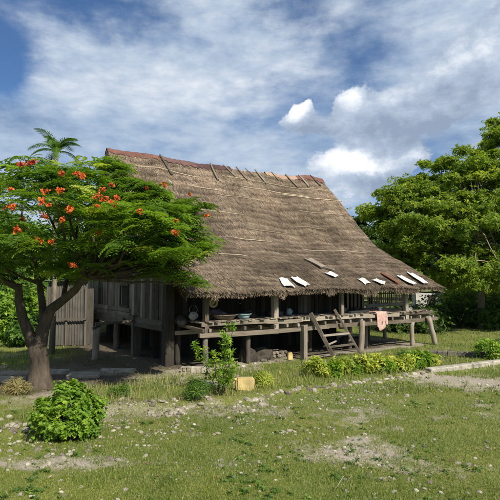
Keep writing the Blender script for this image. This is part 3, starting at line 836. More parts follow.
# porch posts up to the eave
for u, r0, ln in ((.82, .08, 0), (3.75, .09, 0), (7.15, .075, .03), (11.2, .09, -.03)):
    post(u, -1.28, 1.0, 2.66, r0, M['wood_pale'] if u < 5 else M['wood_grey'], lean=(ln, 0), name='porch_post', sq=True)
post(12.4, -.4, 1.5, 3.0, .06, M['wood_post'], name='porch_post')
post(12.5, 2.0, 1.0, 4.0, .08, M['wood_post'], name='porch_post')
one('eave_beam', M['wood_grey'], lambda m: m.beam((-.1, -1.28, 2.66), (13.0, -1.28, 2.72), .1, .1), house)
for k in range(14):
    one('rafter', M['wood_post'], lambda m: m.beam((.2 + k * .97, -1.6, 2.5), (.2 + k * .97, .6, 3.52), .07, .08), house)
# slatted rail at the open end
m = MB()
for k in range(17):
    u = 10.15 + k * .15; m.beam((u, .02, 1.85), (u + random.uniform(-.02, .02), .02, 2.5 + random.uniform(-.05, .05)), .075 * random.uniform(.8, 1.3), .02, up=(0, 1, 0))
m.build('slat_rail', M['wood_pale'], house)
one('rail', M['wood_grey'], lambda m: (m.beam((9.95, -.03, 1.8), (12.9, -.03, 1.83), .06, .14), m.beam((10.0, -.03, 2.36), (12.7, -.03, 2.36), .05, .06)), house)
m = MB()
for k in range(5):
    u = 8.75 + k * .24; m.beam((u, -.06, 1.6), (u + .01, -.06, 2.75 + random.uniform(-.2, .1)), .13, .03, up=(0, 1, 0))
m.build('side_slats', M['wood_gable'], house)

# ------------------------------------------------------------------ things on and around the porch
def H(u, v, z): # house coords -> world
    return Vector((-2.9 + u * math.cos(HA) - v * math.sin(HA), 17.7 + u * math.sin(HA) + v * math.cos(HA), z))
lad = empty('ladder', H(6, -1.9, 0), HA, 'rough wooden ladder of two leaning rails and rungs at the porch edge', 'ladder')
for (u0, u1) in ((-.25, .55), (1.3, 2.1)):
    pass
beam_part('rail', M['wood_grey'], lad, (-.62, .48, 1.72), (-.12, -.35, -.03), .09, .13)
beam_part('rail', M['wood_grey'], lad, (.66, .5, 1.82), (1.36, -.3, -.03), .07, .085)
for t, a, b in ((.5, -.42, 1.0), (.74, -.3, 1.12)):
    z = 1.72 * (1 - t); y = .48 - .83 * t
    beam_part('rung', M['wood_grey'], lad, (a, y + .02, z), (b, y + .02, z + .02), .14, .06)
beam_part('rung', M['wood_grey'], lad, (-.3, .1, .45), (.3, .05, .62), .06, .05)

def basin(loc, r0, r1, h, mat, label, name='basin', cat='basin'):
    t = empty(name, loc, 0, label, cat)
    one('bowl', mat, lambda m: m.lathe([(0, 0), (r0, 0), (r0 + (r1 - r0) * .55, h * .5), (r1, h), (r1 - .02, h), (r0 + (r1 - r0) * .5 - .02, h * .5), (r0 - .02, .02), (0, .02)], 24), t)
    one('rim', mat, lambda m: m.lathe([(r1 - .03, h + .005), (r1 + .025, h + .012), (r1 + .03, h - .01), (r1, h - .02)], 24), t)
    return t
DZ = 1.575
basin(H(1.75, -.95, DZ), .28, .46, .2, M['brown_plastic'], 'wide dusty brown basin on the porch deck by the left post')
basin(H(2.5, -1.05, DZ), .17, .27, .2, M['teal'], 'pale blue plastic basin on the porch deck')
basin(H(1.62, -.95, DZ + .03), .24, .36, .12, M['brown_plastic'], 'shallow brown tray nested inside the wide basin', 'tray', 'tray') if False else None
# woven ring hanging by the left porch post
rg = empty('straw_hat', H(1.35, -.85, 2.2), HA, 'round woven straw hat hanging under the eave at left', 'hat')
def hat(m):
    pts = [Vector((.14 * math.cos(t), -.02, .14 * math.sin(t))) for t in np.linspace(0, 2 * PI, 25)]; m.tube(pts, .045, 8, cap=False)
one('brim', M['straw'], hat, rg)
one('crown', M['straw'], lambda m: m.lathe([(0, .0), (.05, 0), (.08, .02), (.095, .06)], 16), rg).rotation_euler = (R(-90), 0, 0)
one('cord', M['straw'], lambda m: m.tube([(0, -.02, .17), (0, -.02, .6)], .008, 5), rg)
# white bag
bg = empty('hanging_bag', H(.62, -.75, 1.58), HA, 'limp greyish carrier bag with looped straps behind the left porch post', 'bag')
def bag(m):
    def f(s, t):
        a = 2 * PI * s; w = .17 * math.sin(PI * (.12 + .8 * (1 - t)) ) ; z = .02 + .3 * t
        return (w * math.cos(a) * (1 + .2 * math.sin(5 * a + 4 * t)), w * .5 * math.sin(a) * (1 + .2 * math.cos(4 * a)), z)
    m.grid(f, 22, 9)
one('sack', M['grey_cloth'], bag, bg)
for s in (-1, 1):
    one('strap', M['grey_cloth'], lambda m: m.tube([Vector((.06 * s + .16 * s * math.sin(PI * t) * .6, .0, .24 + .3 * t)) for t in np.linspace(0, 1, 9)], .009, 6), bg)
# heap of clothes by the basins
def lumpy(name, loc, sx, sy, sz, mat, label, cat, seed, amp=.25, fr=3.0, rz=0):
    import bmesh
    bm = bmesh.new(); bmesh.ops.create_icosphere(bm, subdivisions=4, radius=1)
    o3 = Vector((seed * 5.1, 2, seed))
    for vv in bm.verts:
        p = vv.co; k = 1 + amp * mnoise.noise(p * fr * .5 + o3) + amp * .6 * abs(mnoise.noise(p * fr + o3)); zz = max(p.z * k, -.35)
        vv.co = Vector((p.x * k * sx, p.y * k * sy, (zz + .35) * sz))
    me = bpy.data.meshes.new(name); bm.to_mesh(me); bm.free()
    for p in me.polygons: p.use_smooth = True
    me.materials.append(mat); o = bpy.data.objects.new(name, me); o.location = loc; o.rotation_euler = (0, 0, rz); link(o); return tag(o, label, cat)
lumpy('cloth_heap', H(1.7, -.55, DZ), .34, .2, .26, M['mauve'], 'heap of dark mauve clothes behind the brown basin on the porch', 'clothes', 3, .4, 4)
lumpy('cloth_heap', H(.35, -.35, 1.46), .2, .18, .22, M['dark_cloth'], 'dark bundle of cloth at the left end of the porch', 'clothes', 5, .4, 4)
pt = empty('cooking_pot', H(.25, -.6, 1.45), 0, 'grey metal pot at the shadowed left corner of the porch', 'pot')
one('bowl', M['shed_metal'], lambda m: m.lathe([(0, 0), (.11, 0), (.16, .06), (.16, .18), (.15, .18), (.14, .05), (0, .02)], 20), pt)
one('lid', M['shed_metal'], lambda m: m.lathe([(.17, .185), (.1, .22), (.02, .235), (.02, .26), (0, .26)], 20), pt)
# cloth over the porch edge
def cloth(m):
    def f(s, t):
        u = 9.02 + .72 * s; fold = .025 * math.sin(s * 17 + t * 3) + .02 * math.sin(s * 7)
        if t < .35: return (u, -1.02 - .4 * t / .35, DZ + .035 + abs(fold) * .6)
        q = (t - .35) / .65; ln = .72 if .15 < s < .9 else .6
        ln += .06 * math.sin(s * 5)
        return (u + .1 * q * (.5 - s) , -1.43 - .03 - fold - .02 * q, DZ + .03 - ln * q)
    m.grid(f, 30, 26)
pc = one('pink_cloth', M['pink'], cloth); pc.location = (-2.9, 17.7, 0); pc.rotation_euler = (0, 0, HA)
sm = pc.modifiers.new('s', 'SOLIDIFY'); sm.thickness = .012
tag(pc, 'faded pink cloth draped over the porch edge to dry', 'cloth')
# loose timber on the right of the deck
for i, (u, v, l, w, rz, lab) in enumerate(((8.7, -.8, 1.3, .16, .1, 'short pale plank lying on the porch deck left of the pink cloth'), (10.4, -.75, 1.9, .2, -.06, 'long pale plank lying on the porch deck right of the pink cloth'), (10.3, -.2, 1.6, .14, .12, 'weathered plank on the deck behind the long pale plank'))):
    o = one('plank', M['wood_pale'], lambda m: m.beam((-l / 2, 0, .05), (l / 2, 0, .06), w, .09)); o.location = H(u, v, DZ); o.rotation_euler = (0, 0, HA + rz); tag(o, lab, 'plank')
for i, (u, v, h_, mt, lab) in enumerate(((5.0, -.55, .26, 'teal', 'small blue-grey jug on the deck right of the second porch post'), (8.0, -.6, .2, 'brown_plastic', 'small brown jug on the deck right of the ladder'), (9.9, -.9, .16, 'white_cloth', 'small white tub on the deck right of the pink cloth'))):
    t_ = empty('jug' if i < 2 else 'tub', H(u, v, DZ + .03), 0, lab, 'jug' if i < 2 else 'tub')
    one('body', M[mt], lambda m: m.lathe([(0, 0), (h_ * .42, 0), (h_ * .5, h_ * .4), (h_ * .36, h_ * .8), (h_ * .38, h_), (h_ * .33, h_), (h_ * .3, h_ * .8), (0, .03)], 18), t_)
    if i < 2: one('handle', M[mt], lambda m: m.tube([Vector((h_ * .34 + h_ * .25 * math.sin(a_), 0, h_ * (.85 - .5 * a_ / PI))) for a_ in np.linspace(0, PI, 8)], .012, 6), t_)
for u, v, z_, s3, mt, lab, cat_ in ((3.1, -.5, DZ, (.26, .2, .2), 'dark_cloth', 'dark sack slumped on the deck left of the second porch post', 'sack'), (4.5, -.3, DZ, (.3, .22, .16), 'mauve', 'flat heap of mauve cloth on the deck right of the second porch post', 'clothes'), (9.0, -.4, DZ, (.3, .2, .14), 'dark_cloth', 'low dark bundle on the deck just left of the pink cloth', 'bundle'), (11.9, -.8, DZ, (.2, .16, .18), 'grey_cloth', 'small grey bundle at the right end of the porch deck', 'bundle'), (3.6, -.6, 0, (.4, .25, .3), 'dark_cloth', 'dark sack lying on the earth under the middle of the porch', 'sack'), (9.6, .6, 0, (.5, .3, .3), 'stone_dark', 'dark boulder under the right part of the porch', 'boulder')):
    lumpy(cat_.replace('clothes', 'cloth_heap').replace('bundle', 'cloth_bundle'), H(u, v, z_), *s3, M[mt], lab, cat_, int(u * 7), .4, 3.5)
wd = random.Random(4)
for k in range(14):
    u = 3.95 + (k % 7) * .13 + wd.uniform(-.03, .03); q = H(u, -.25, .07 + .12 * (k // 7)); o = one('log', M['wood_grey'], lambda m: m.tube([(0, -.45, 0), (.02, 0, .01), (0, .45, 0)], [.055, .06, .05], 8, lump=.2)); o.location = q; o.rotation_euler = (0, 0, HA + wd.uniform(-.1, .1))
    tag(o, 'cut firewood log in the low stack under the porch beside the dark sack', 'log', 'firewood stacked under the porch')
sd = empty('bench', H(11.2, 1.2, DZ), HA, 'low dark bench on the open right end of the porch', 'bench')
one('seat', M['wood_post'], lambda m: m.beam((-.8, 0, .34), (.8, 0, .34), .35, .05), sd)
for a in (-.65, .65):
    for b in (-.12, .12): one('leg', M['wood_post'], lambda m: m.beam((a, b, 0), (a, b, .32), .06, .06), sd)

# yellow containers
def jerrycan(loc, s, rot, label):
    t = empty('jerrycan', loc, 0, label, 'jerrycan'); t.rotation_euler = rot; t.scale = (s, s, s)
    import bmesh
    bm = bmesh.new(); bmesh.ops.create_cube(bm, size=1)
    for v in bm.verts: v.co = Vector((v.co.x * .3, v.co.y * .2, (v.co.z + .5) * .4))
    for v in bm.verts:
        if v.co.z > .3: v.co.x *= .9
    bmesh.ops.bevel(bm, geom=bm.edges[:], offset=.028, segments=2, affect='EDGES')
    me = bpy.data.meshes.new('body'); bm.to_mesh(me); bm.free(); me.materials.append(M['yellow'])
    for p in me.polygons: p.use_smooth = False
    link(bpy.data.objects.new('body', me), t)
    one('handle', M['yellow'], lambda m: m.tube([(-.08, 0, .39), (-.08, 0, .45), (.04, 0, .45), (.06, 0, .39)], .018, 8), t)
    one('cap', M['yellow'], lambda m: m.lathe([(.0, .445), (.03, .445), (.03, .395), (.025, .38)], 14, c=(.1, 0, 0)), t)
    return t
p = G(254, 389); jerrycan((p.x, p.y, .13), 1.25, (0, R(-88), R(8)), 'large yellow plastic container lying on its side beside the leafy sapling')
p = G(290, 360); jerrycan((p.x, p.y, 0), .65, (0, 0, R(20)), 'small yellow jerrycan standing under the porch beside a stilt')
p = G(314, 363); jerrycan((p.x, p.y, 0), .6, (0, 0, R(-30)), 'small yellow jerrycan near the foot of the ladder')
# concrete blocks
for i, (px, lab) in enumerate(((186, 'hollow concrete block, left of the three in front of the dark under-house'), (196, 'concrete block in the middle of the three on the grass'), (206, 'concrete block nearest the leafy sapling, right of the three'))):
    p = G(px, 372)
    def blk(m):
        for a, b, w, h in ((-.19, 0, .04, .2), (.19, 0, .04, .2), (0, 0, .04, .2)): m.beam((a, -.1, .1), (a, .1, .1), w, h, up=(0, 0, 1))
        m.beam((-.17, 0, .19), (.17, 0, .19), .2, .025); m.beam((-.17, 0, .015), (.17, 0, .015), .2, .025)
    def blk2(m):
        m.beam((-.2, 0, .1), (.2, 0, .1), .2, .2)
    o = one('concrete_block', M['concrete'], blk if i == 0 else blk2); o.location = (p.x, p.y, float(gz(p.x, p.y))); o.rotation_euler = (0, 0, R(-4 + 6 * i)); o.scale = (.78, 1, 1)
    bv = o.modifiers.new('b', 'BEVEL'); bv.width = .012; bv.segments = 2
    tag(o, lab, 'block')
# boulders and junk in the shade of the porch
p = G(248, 362); o = lumpy('boulder', (p.x, p.y, -.05), .36, .25, .42, M['stone_dark'], 'dark brown boulder under the porch edge right of the sapling', 'boulder', 9, .3, 2.5)
for px, py, s in ((264, 361, .3), (272, 360, .22), (279, 361, .26), (243, 367, .22), (255, 364, .16), (305, 362, .24), (335, 362, .3), (345, 360, .22), (228, 368, .3), (300, 366, .2)):
    p = G(px, py); stone(p.x, p.y, s, 'dusky stone in the shade along the porch front', 'stones under the porch edge', dark=px % 2 == 0)
# left yard slabs
for px, py, l, w, rz, lab in ((84, 377, .95, .5, .06, 'pale flat slab behind the round bush, right of the flame tree trunk'), (8, 381, .9, .45, -.05, 'thin pale slab lying in the shade at the far left edge'), (56, 373, .8, .35, .1, 'thin slab on the ground just right of the flame tree trunk'), (118, 372, 1.1, .3, .05, 'long narrow slab on the bare earth in front of the house stilts'), (215, 385, .7, .35, -.1, 'flat slab half hidden in grass left of the yellow container')):
    p = G(px, py)
    o = one('stone_slab', M['concrete'], lambda m: m.beam((-l / 2, 0, .05), (l / 2, 0, .05), w, .14)); o.location = (p.x, p.y, float(gz(p.x, p.y)) - .01); o.rotation_euler = (.02, .01, rz)
    bv = o.modifiers.new('b', 'BEVEL'); bv.width = .025; bv.segments = 2; tag(o, lab, 'slab')
bk = empty('bucket', H(-3.6, 4.2, 0), 0, 'small faded red bucket in the shade near the grey shed', 'bucket')
one('bowl', M['bucket'], lambda m: m.lathe([(0, 0), (.1, 0), (.14, .26), (.13, .26), (.09, .02), (0, .02)], 20), bk)
one('handle', M['shed_metal'], lambda m: m.tube([Vector((.14 * math.cos(t), 0, .26 + .12 * math.sin(t))) for t in np.linspace(0, PI, 9)], .006, 5), bk)
# concrete kerb right
m = MB(); xs = np.linspace(G(428, 371).x, 16, 12)
for a, b in zip(xs[:-1], xs[1:]):
    ya, yb = float(edge_y(a)), float(edge_y(b)); m.beam((a, ya, float(gz(a, ya + .2)) + .0), (b - .01, yb, float(gz(b, yb + .2)) + .0), .3, .16 + random.uniform(-.015, .02))
kb = m.build('concrete_kerb', M['concrete']); bv = kb.modifiers.new('b', 'BEVEL'); bv.width = .02; tag(kb, 'long low concrete kerb running to the right edge of the yard', 'kerb')
# low bank/kerb casting the dark line behind, right of the porch
a = G(432, 357); b = G(520, 361)
m = MB(); n = 8
for i in range(n):
    p = a.lerp(b, i / n); q = a.lerp(b, (i + .97) / n); m.beam((p.x, p.y + .6, .08), (q.x, q.y + .6, .08), .3, .22)
o = m.build('stone_edging', M['stone_dark']); bv = o.modifiers.new('b', 'BEVEL'); bv.width = .03; tag(o, 'low dark stone edging across the grass right of the porch', 'edging')
# dead twigs in the foreground
tw = empty('dead_twig', G(338, 490, -.13), 0, 'forked dry twig standing in the foreground grass at right', 'twig')
one('stem', M['bamboo'], lambda m: m.tube([(-.05, 0, 0), (.02, .02, .09), (.1, .03, .2)], [.006, .005, .003], 6), tw)
one('stem', M['bamboo'], lambda m: m.tube([(.1, 0, 0), (.14, .02, .1), (.23, .05, .22)], [.006, .004, .002], 6), tw)

# shed behind left
shed = empty('shed', (-8.9, 23.4, 0), R(4), 'small grey corrugated metal shed behind the flame tree trunk', 'shed')
def corr(m, p0, p1, z0, z1, n=70):
    d = Vector(p1) - Vector(p0); nn = Vector((d.y, -d.x, 0)).normalized()
    def f(s, t):
        p = Vector(p0) + d * s + nn * .02 * math.sin(s * d.length * 2 * PI / .12); return (p.x, p.y, z0 + (z1 - z0) * t)
    m.grid(f, n, 1)
    m.grid(lambda s, t: tuple(Vector(f(1 - s, t)) - nn * .01), n, 1)
one('wall', M['shed_metal'], lambda m: corr(m, (-.3, -.6, 0), (1.45, -.6, 0), .05, 2.9, 90), shed)
one('wall', M['shed_metal'], lambda m: corr(m, (1.45, -.6, 0), (1.45, .5, 0), .05, 2.6), shed)
one('wall', M['shed_metal'], lambda m: corr(m, (-.3, .6, 0), (-.3, -.6, 0), .05, 2.6), shed)
one('wall', M['shed_metal'], lambda m: corr(m, (1.45, .5, 0), (-.3, .6, 0), .05, 2.5, 90), shed)
one('roof', M['shed_metal'], lambda m: m.beam((-.4, 0, 2.98), (1.5, 0, 2.98), 1.6, .04), shed)
for x in (-.3, .55, 1.4): one('post', M['wood_post'], lambda m: m.beam((x, -.68, -.05), (x, -.68, 2.7), .08, .08, up=(0, 1, 0)), shed)
one('rail', M['wood_post'], lambda m: m.beam((-.35, -.76, 1.2), (1.45, -.76, 1.25), .05, .08), shed)

# white hut behind right
hut = empty('hut', (17.2, 47, 0), R(-12), 'small whitewashed hut with a sloping grey roof far behind the porch', 'hut')
one('wall', M['white_wall'], lambda m: (m.beam((-1.6, 0, .9), (.9, 0, .9), .15, 1.8, up=(0, 0, 1)), m.beam((.9, 0, .9), (.9, 3, .9), .15, 1.8), m.beam((-1.6, 3, .9), (.9, 3, .9), .15, 1.8), m.beam((-1.6, .1, .9), (-1.6, 2.9, .9), .15, 1.8)), hut)
one('roof', M['shed_metal'], lambda m: (m.beam((-.4, -.4, 2.7), (-.4, 3.4, 2.7), .1, .1), m.beam((.45, -.4, 2.3), (.45, 3.4, 2.3), 1.9, .05, up=(.42, 0, .9)), m.beam((-1.25, -.4, 2.3), (-1.25, 3.4, 2.3), 1.9, .05, up=(-.42, 0, .9))), hut)
one('door', M['wood_post'], lambda m: m.beam((-.2, -.1, .05), (-.2, -.1, 1.6), .7, .04, up=(0, 1, 0)), hut)
wt = one('white_sheet', M['white_cloth'], lambda m: m.grid(lambda s, t: (.55 * (s - .5), .05 * math.sin(s * 14), 1.3 * (1 - t) + .25), 20, 6), loc=(17.9, 45.2, 0))
wt.modifiers.new('s', 'SOLIDIFY').thickness = .015; wt.location.z = -.2
tag(wt, 'white sheet hanging upright in front of the far hut', 'sheet')

# ------------------------------------------------------------------ TREES
def limb(m, a, b, r0, r1, n=6, sag=.15, wig=.12):
    a = Vector(a); b = Vector(b); pts = []; Ln = (b - a).length
    for i in range(n + 1):
        t = i / n; p = a.lerp(b, t); p.z += sag * Ln * math.sin(PI * t)
        if 0 < i < n: p += Vector((random.uniform(-1, 1), random.uniform(-1, 1), random.uniform(-.5, .5))) * wig * Ln * .18
        pts.append(p)
    m.tube(pts, [r0 + (r1 - r0) * (i / n) ** .8 for i in range(n + 1)], 7 if r0 < .12 else 10, cap=False, lump=.12)
    return pts
def leafcloud(cl, per, tmpl, smin, smax, r, flat=.6, outw=.6, cen=None, upw=1.0):
    P = []; 
    cl = np.array(cl); k = len(cl); n = k * per
    idx = np.repeat(np.arange(k), per)
    d = r.normal(0, 1, (n, 3)); d /= np.linalg.norm(d, axis=1, keepdims=True)
    rad = np.abs(r.normal(.0, .42, n)) + r.uniform(.1, .6, n)
    off = d * rad[:, None] * cl[idx, 3][:, None]; off[:, 2] *= flat
    P = cl[idx, :3] + off
    nr = d * .8 + np.array([[0, 0, upw]]) + r.normal(0, .45, (n, 3))
    if cen is not None:
        q = P - np.array(cen); q /= np.linalg.norm(q, axis=1, keepdims=True); nr += q * outw
    Rm = frames(nr, r.uniform(0, 6.28, n)); S = r.uniform(smin, smax, n)
    crand = r.uniform(-.18, .18, k)[idx]
    rn = np.clip(r.normal(.5, .22, n) + crand, 0, 1)
    tv, tf = tmpl; return inst(tv, tf, P, Rm, S, rn)
def ell_points(c, rad, n, r, inner=.55, zmin=-.6):
    out = []
    while len(out) < n:
        d = r.normal(0, 1, 3); d /= np.linalg.norm(d)
        if d[2] < zmin: continue
        k = r.uniform(inner, 1.0); out.append(np.array(c) + d * np.array(rad) * k)
    return out
def tree(name, base, lobes, trunk_r, fork_z, label, cat='tree', leafm='leaf_mid', bark_='bark', per=60, clr=(.8, 1.3), leaf=(.22, .09, 7), ls=(.8, 1.3), seed=1, group=None, flat=.6, trunks=1, lean=(0, 0), inner=.5):
    r = np.random.default_rng(seed); random.seed(seed)
    t = empty(name, base, 0, label, cat, group); m = MB()
    cl = []
    for c, rad, n in lobes:
        for p in ell_points(c, rad, n, r, inner): cl.append((*p, r.uniform(*clr)))
    fk = Vector((lean[0], lean[1], fork_z))
    pts = [Vector((0, 0, -.15)), Vector((lean[0] * .2, lean[1] * .2, fork_z * .3)), Vector((lean[0] * .6, lean[1] * .6, fork_z * .7)), fk]
    m.tube(pts, [trunk_r * 1.35, trunk_r, trunk_r * .88, trunk_r * .8], 12, cap=False, lump=.2)
    for c, rad, n in lobes:
        c = Vector(c); mid = fk.lerp(c, .6); limb(m, fk - Vector((0, 0, .1)), c, trunk_r * .6, trunk_r * .22, sag=.05)
        near = [q for q in cl if abs(q[0] - c.x) <= rad[0] * 1.01 and abs(q[1] - c.y) <= rad[1] * 1.01]
        for q in near[:: max(1, len(near) // 14)]:
            limb(m, c.lerp(fk, random.uniform(0, .5)), q[:3], trunk_r * .2, .02, n=4, sag=.08)
    m.build('trunk', M[bark_], t)
    tm = leaf_rosette(leaf[2], leaf[0], leaf[1], seed=seed)
    V, Fq, rr = leafcloud(cl, per, tm, ls[0], ls[1], r, flat, cen=(lean[0], lean[1], fork_z + 1))
    np_mesh('crown', V, Fq, M[leafm], t, rnd=rr)
    return t

# flame tree
def flame_tree():
    r = np.random.default_rng(42); random.seed(42)
    bx, by = G(43, 386).x, G(43, 386).y
    t = empty('flame_tree', (bx, by, 0), 0, 'broad flame tree with forked trunk and orange blossoms at left', 'tree')
    sc = by / 500.0
    def W(px, py, dy=0): # local coordinates
        return Vector(((px - 250) * (by + dy) / 500 - bx, dy, CAMH + (280 - py) * (by + dy) / 500))
    m = MB()
    b0 = W(44, 388); b0.z = -.15
    m.tube([b0, W(44, 376), W(41, 360), W(40, 347), W(43, 334), W(46, 322)], [.42, .3, .25, .25, .2, .17], 12, cap=False, lump=.35)
    l1 = [W(39, 350), W(30, 332, -.2), W(24, 318, -.3), W(20, 300, -.4), W(19, 284, -.5)]
    l2 = [W(46, 325), W(44, 310, .2), W(42, 296, .4), W(39, 278, .6)]
    l3 = [W(46, 324), W(52, 309), W(64, 300, -.2), W(76, 290, -.3), W(87, 272, -.5)]
    m.tube(l1, [.17, .15, .13, .11, .09], 10, cap=False, lump=.25)
    m.tube(l2, [.15, .12, .1, .08], 10, cap=False, lump=.2)
    m.tube(l3, [.16, .14, .12, .11, .09], 10, cap=False, lump=.2)
    m.tube([W(64, 300, -.2), W(66, 285, .4), W(72, 268, 1.0)], [.08, .07, .05], 8, cap=False)
    ends = [l1[-1], l2[-1], l3[-1], W(72, 268, 1.0)]
    CY = 14.3 - by; cl = []
    TX = [-90, 0, 40, 80, 100, 125, 146, 174, 193, 203]; TYp = [175, 163, 160, 166, 172, 188, 198, 209, 220, 240]; TB = [272, 282, 282, 278, 268, 264, 262, 260, 254, 250]
    while len(cl) < 128:
        px = r.uniform(-90, 198); yy = r.uniform(-1, 1); rady = 3.1 * math.sqrt(max(.05, 1 - ((px - 60) / 165) ** 2)); dy = CY + yy * rady
        a = CAMH + (280 - np.interp(px, TX, TYp)) * 14.3 / 500; b = CAMH + (280 - np.interp(px, TX, TB)) * 14.3 / 500
        md = b + (a - b) * .35; k = math.sqrt(1 - yy * yy * .9)
        z = (md + (a - md) * k * r.uniform(.35, 1)) if r.random() < .66 else md - (md - b) * k * r.uniform(.2, 1)
        x = (px - 250) * 14.3 / 500 - bx
        if float(vnoise(x * 1.4 + 9, z * 2.2 + dy * .8, 14)) < .36: continue
        cl.append((x, dy, z, r.uniform(.35, .72)))
    while len(cl) < 190:                 # the full lower skirt of the crown, towards the viewer and the left
        px = r.uniform(-90, 118) if r.random() < .75 else r.uniform(118, 190); yy = r.uniform(-1, .5); dy = CY + yy * 2.9
        zl, zh = (3.25, 5.0) if px < 105 else (3.55, 4.6)
        z = r.uniform(zl, zh) - (.25 if yy > 0 else 0); x = (px - 250) * 14.3 / 500 - bx
        cl.append((x, dy, z, r.uniform(.35, .68)))
    # drooping bough at right and tuft by the ridge end
    for px, py, dy in ((165, 262, -.3), (178, 270, -.3), (190, 277, -.4), (155, 268, -.2), (192, 250, -.1), (200, 247, 0), (188, 232, .2), (184, 215, .3), (170, 200, .4), (111, 161, 1.0), (106, 158, .9), (118, 165, .9), (113, 172, .6), (126, 178, .5), (196, 210, 0), (186, 200, .2), (160, 192, .3), (150, 186, .3), (140, 182, .4), (15, 165, .5), (88, 160, .4), (30, 158, .6)):
        p = W(px, py, dy); cl.append((p.x, p.y, p.z - .1, .42))
    for i, c in enumerate(cl):
        if i % 7 == 0 or i >= 190:
            c3 = Vector(c[:3]); e = min(ends, key=lambda e: (e - c3).length)
            k = [q for q in range(0)]
            limb(m, e - Vector((0, 0, .15)), c3, .06, .015, n=5, sag=-.04, wig=.2)
    m.build('trunk', M['bark'], t)
    ros = [frond_rosette(s) for s in range(5)]
    VS = []; FS = []; RS = []; off = 0; clA = np.array(cl)
    for s in range(5):
        sub = clA[s::5]; per = 7
        k = len(sub); idx = np.repeat(np.arange(k), per); n = k * per
        a = r.uniform(0, 2 * PI, n); rr_ = np.sqrt(r.uniform(0, 1, n)) * sub[idx, 3]
        P = np.stack([sub[idx, 0] + rr_ * np.cos(a), sub[idx, 1] + rr_ * np.sin(a), sub[idx, 2] + r.normal(0, .09, n) - rr_ ** 2 * .22], 1)
        nr = np.stack([np.cos(a) * rr_ * .45, np.sin(a) * rr_ * .45, np.ones(n)], 1) + r.normal(0, .16, (n, 3))
        V, Fq, q = inst(ros[s][0], ros[s][1], P, frames(nr, r.uniform(0, 6.28, n)), r.uniform(.85, 1.25, n), np.clip(r.normal(.5, .2, n) + r.uniform(-.15, .15, k)[idx], 0, 1))
        VS.append(V); FS.append(Fq + off); RS.append(q); off += len(V)
    np_mesh('crown', np.concatenate(VS), np.concatenate(FS), M['leaf_flame'], t, rnd=np.concatenate(RS))
    # blossom clusters
    fl = [(66, 264, -1.6), (97, 234, -2.2), (104, 197, -1.6), (112, 199, -1.4), (94, 205, -1.8), (65, 229, -2.4), (82, 170, -.2), (73, 163, .2), (57, 164, 0), (87, 183, -1), (5, 187, -1), (33, 200, -1.8), (26, 215, -2), (5, 212, -2), (46, 205, -1.6), (41, 220, -2), (60, 182, -.8), (124, 201, -.8), (188, 217, -.3), (213, 217, 0), (167, 176, 1), (150, 181, .6), (190, 190, .5), (125, 189, -.3), (100, 181, -.4), (124, 175, .4), (62, 243, -2.4), (38, 241, -2.4), (14, 226, -2.2), (176, 222, -.8), (80, 214, -2), (34, 181, -.7), (132, 206, -1)]
    red = [(12, 157, .8), (20, 153, .9), (27, 154, .7)]
    # keep each cluster on the surface of the crown: pull it to the nearest clump's top
    cc = [Vector(c[:3]) for c in cl]
    for lst, mt, nm in ((fl, 'petal', 'blossom_cluster'), (red, 'petal_red', 'blossom_cluster')):
        for px, py, dy in lst:
            w0 = W(px, py, -3.5); w1 = W(px, py, 3.5); rd = (w1 - w0).normalized(); best = None
            for q_ in cc:
                tt = (q_ - w0).dot(rd); off_ = (w0 + rd * tt - q_); dist = math.hypot(off_.x, off_.y * .5)
                if dist < .75 and -.25 < off_.z < .5 and (best is None or tt < best): best = tt
            p = w0 + rd * (best - .45) if best is not None else W(px, py, dy - .25)
            q_ = min(cc, key=lambda e: (e - p).length); d_ = p - q_; lim = .42
            if d_.length > lim: p = q_ + d_ * (lim / d_.length)
            fs_ = r.uniform(.25, .8); n = int(9 + 18 * fs_); nr = r.normal(0, 1, (n, 3)) + np.array([[0, -.3, .6]])
            P = np.array(p) + r.normal(0, 1, (n, 3)) * np.array([[.07, .05, .045]]) * fs_
            tv, tf = leaf_rosette(5, .045, .034, .5, 0, 3)
            V, Fq, q = inst(tv, tf, P, frames(nr, r.uniform(0, 6.28, n)), r.uniform(.8, 1.3, n), r.uniform(0, 1, n))
            np_mesh(nm, V, Fq, M[mt], t, rnd=q)
    return t
flame_tree()

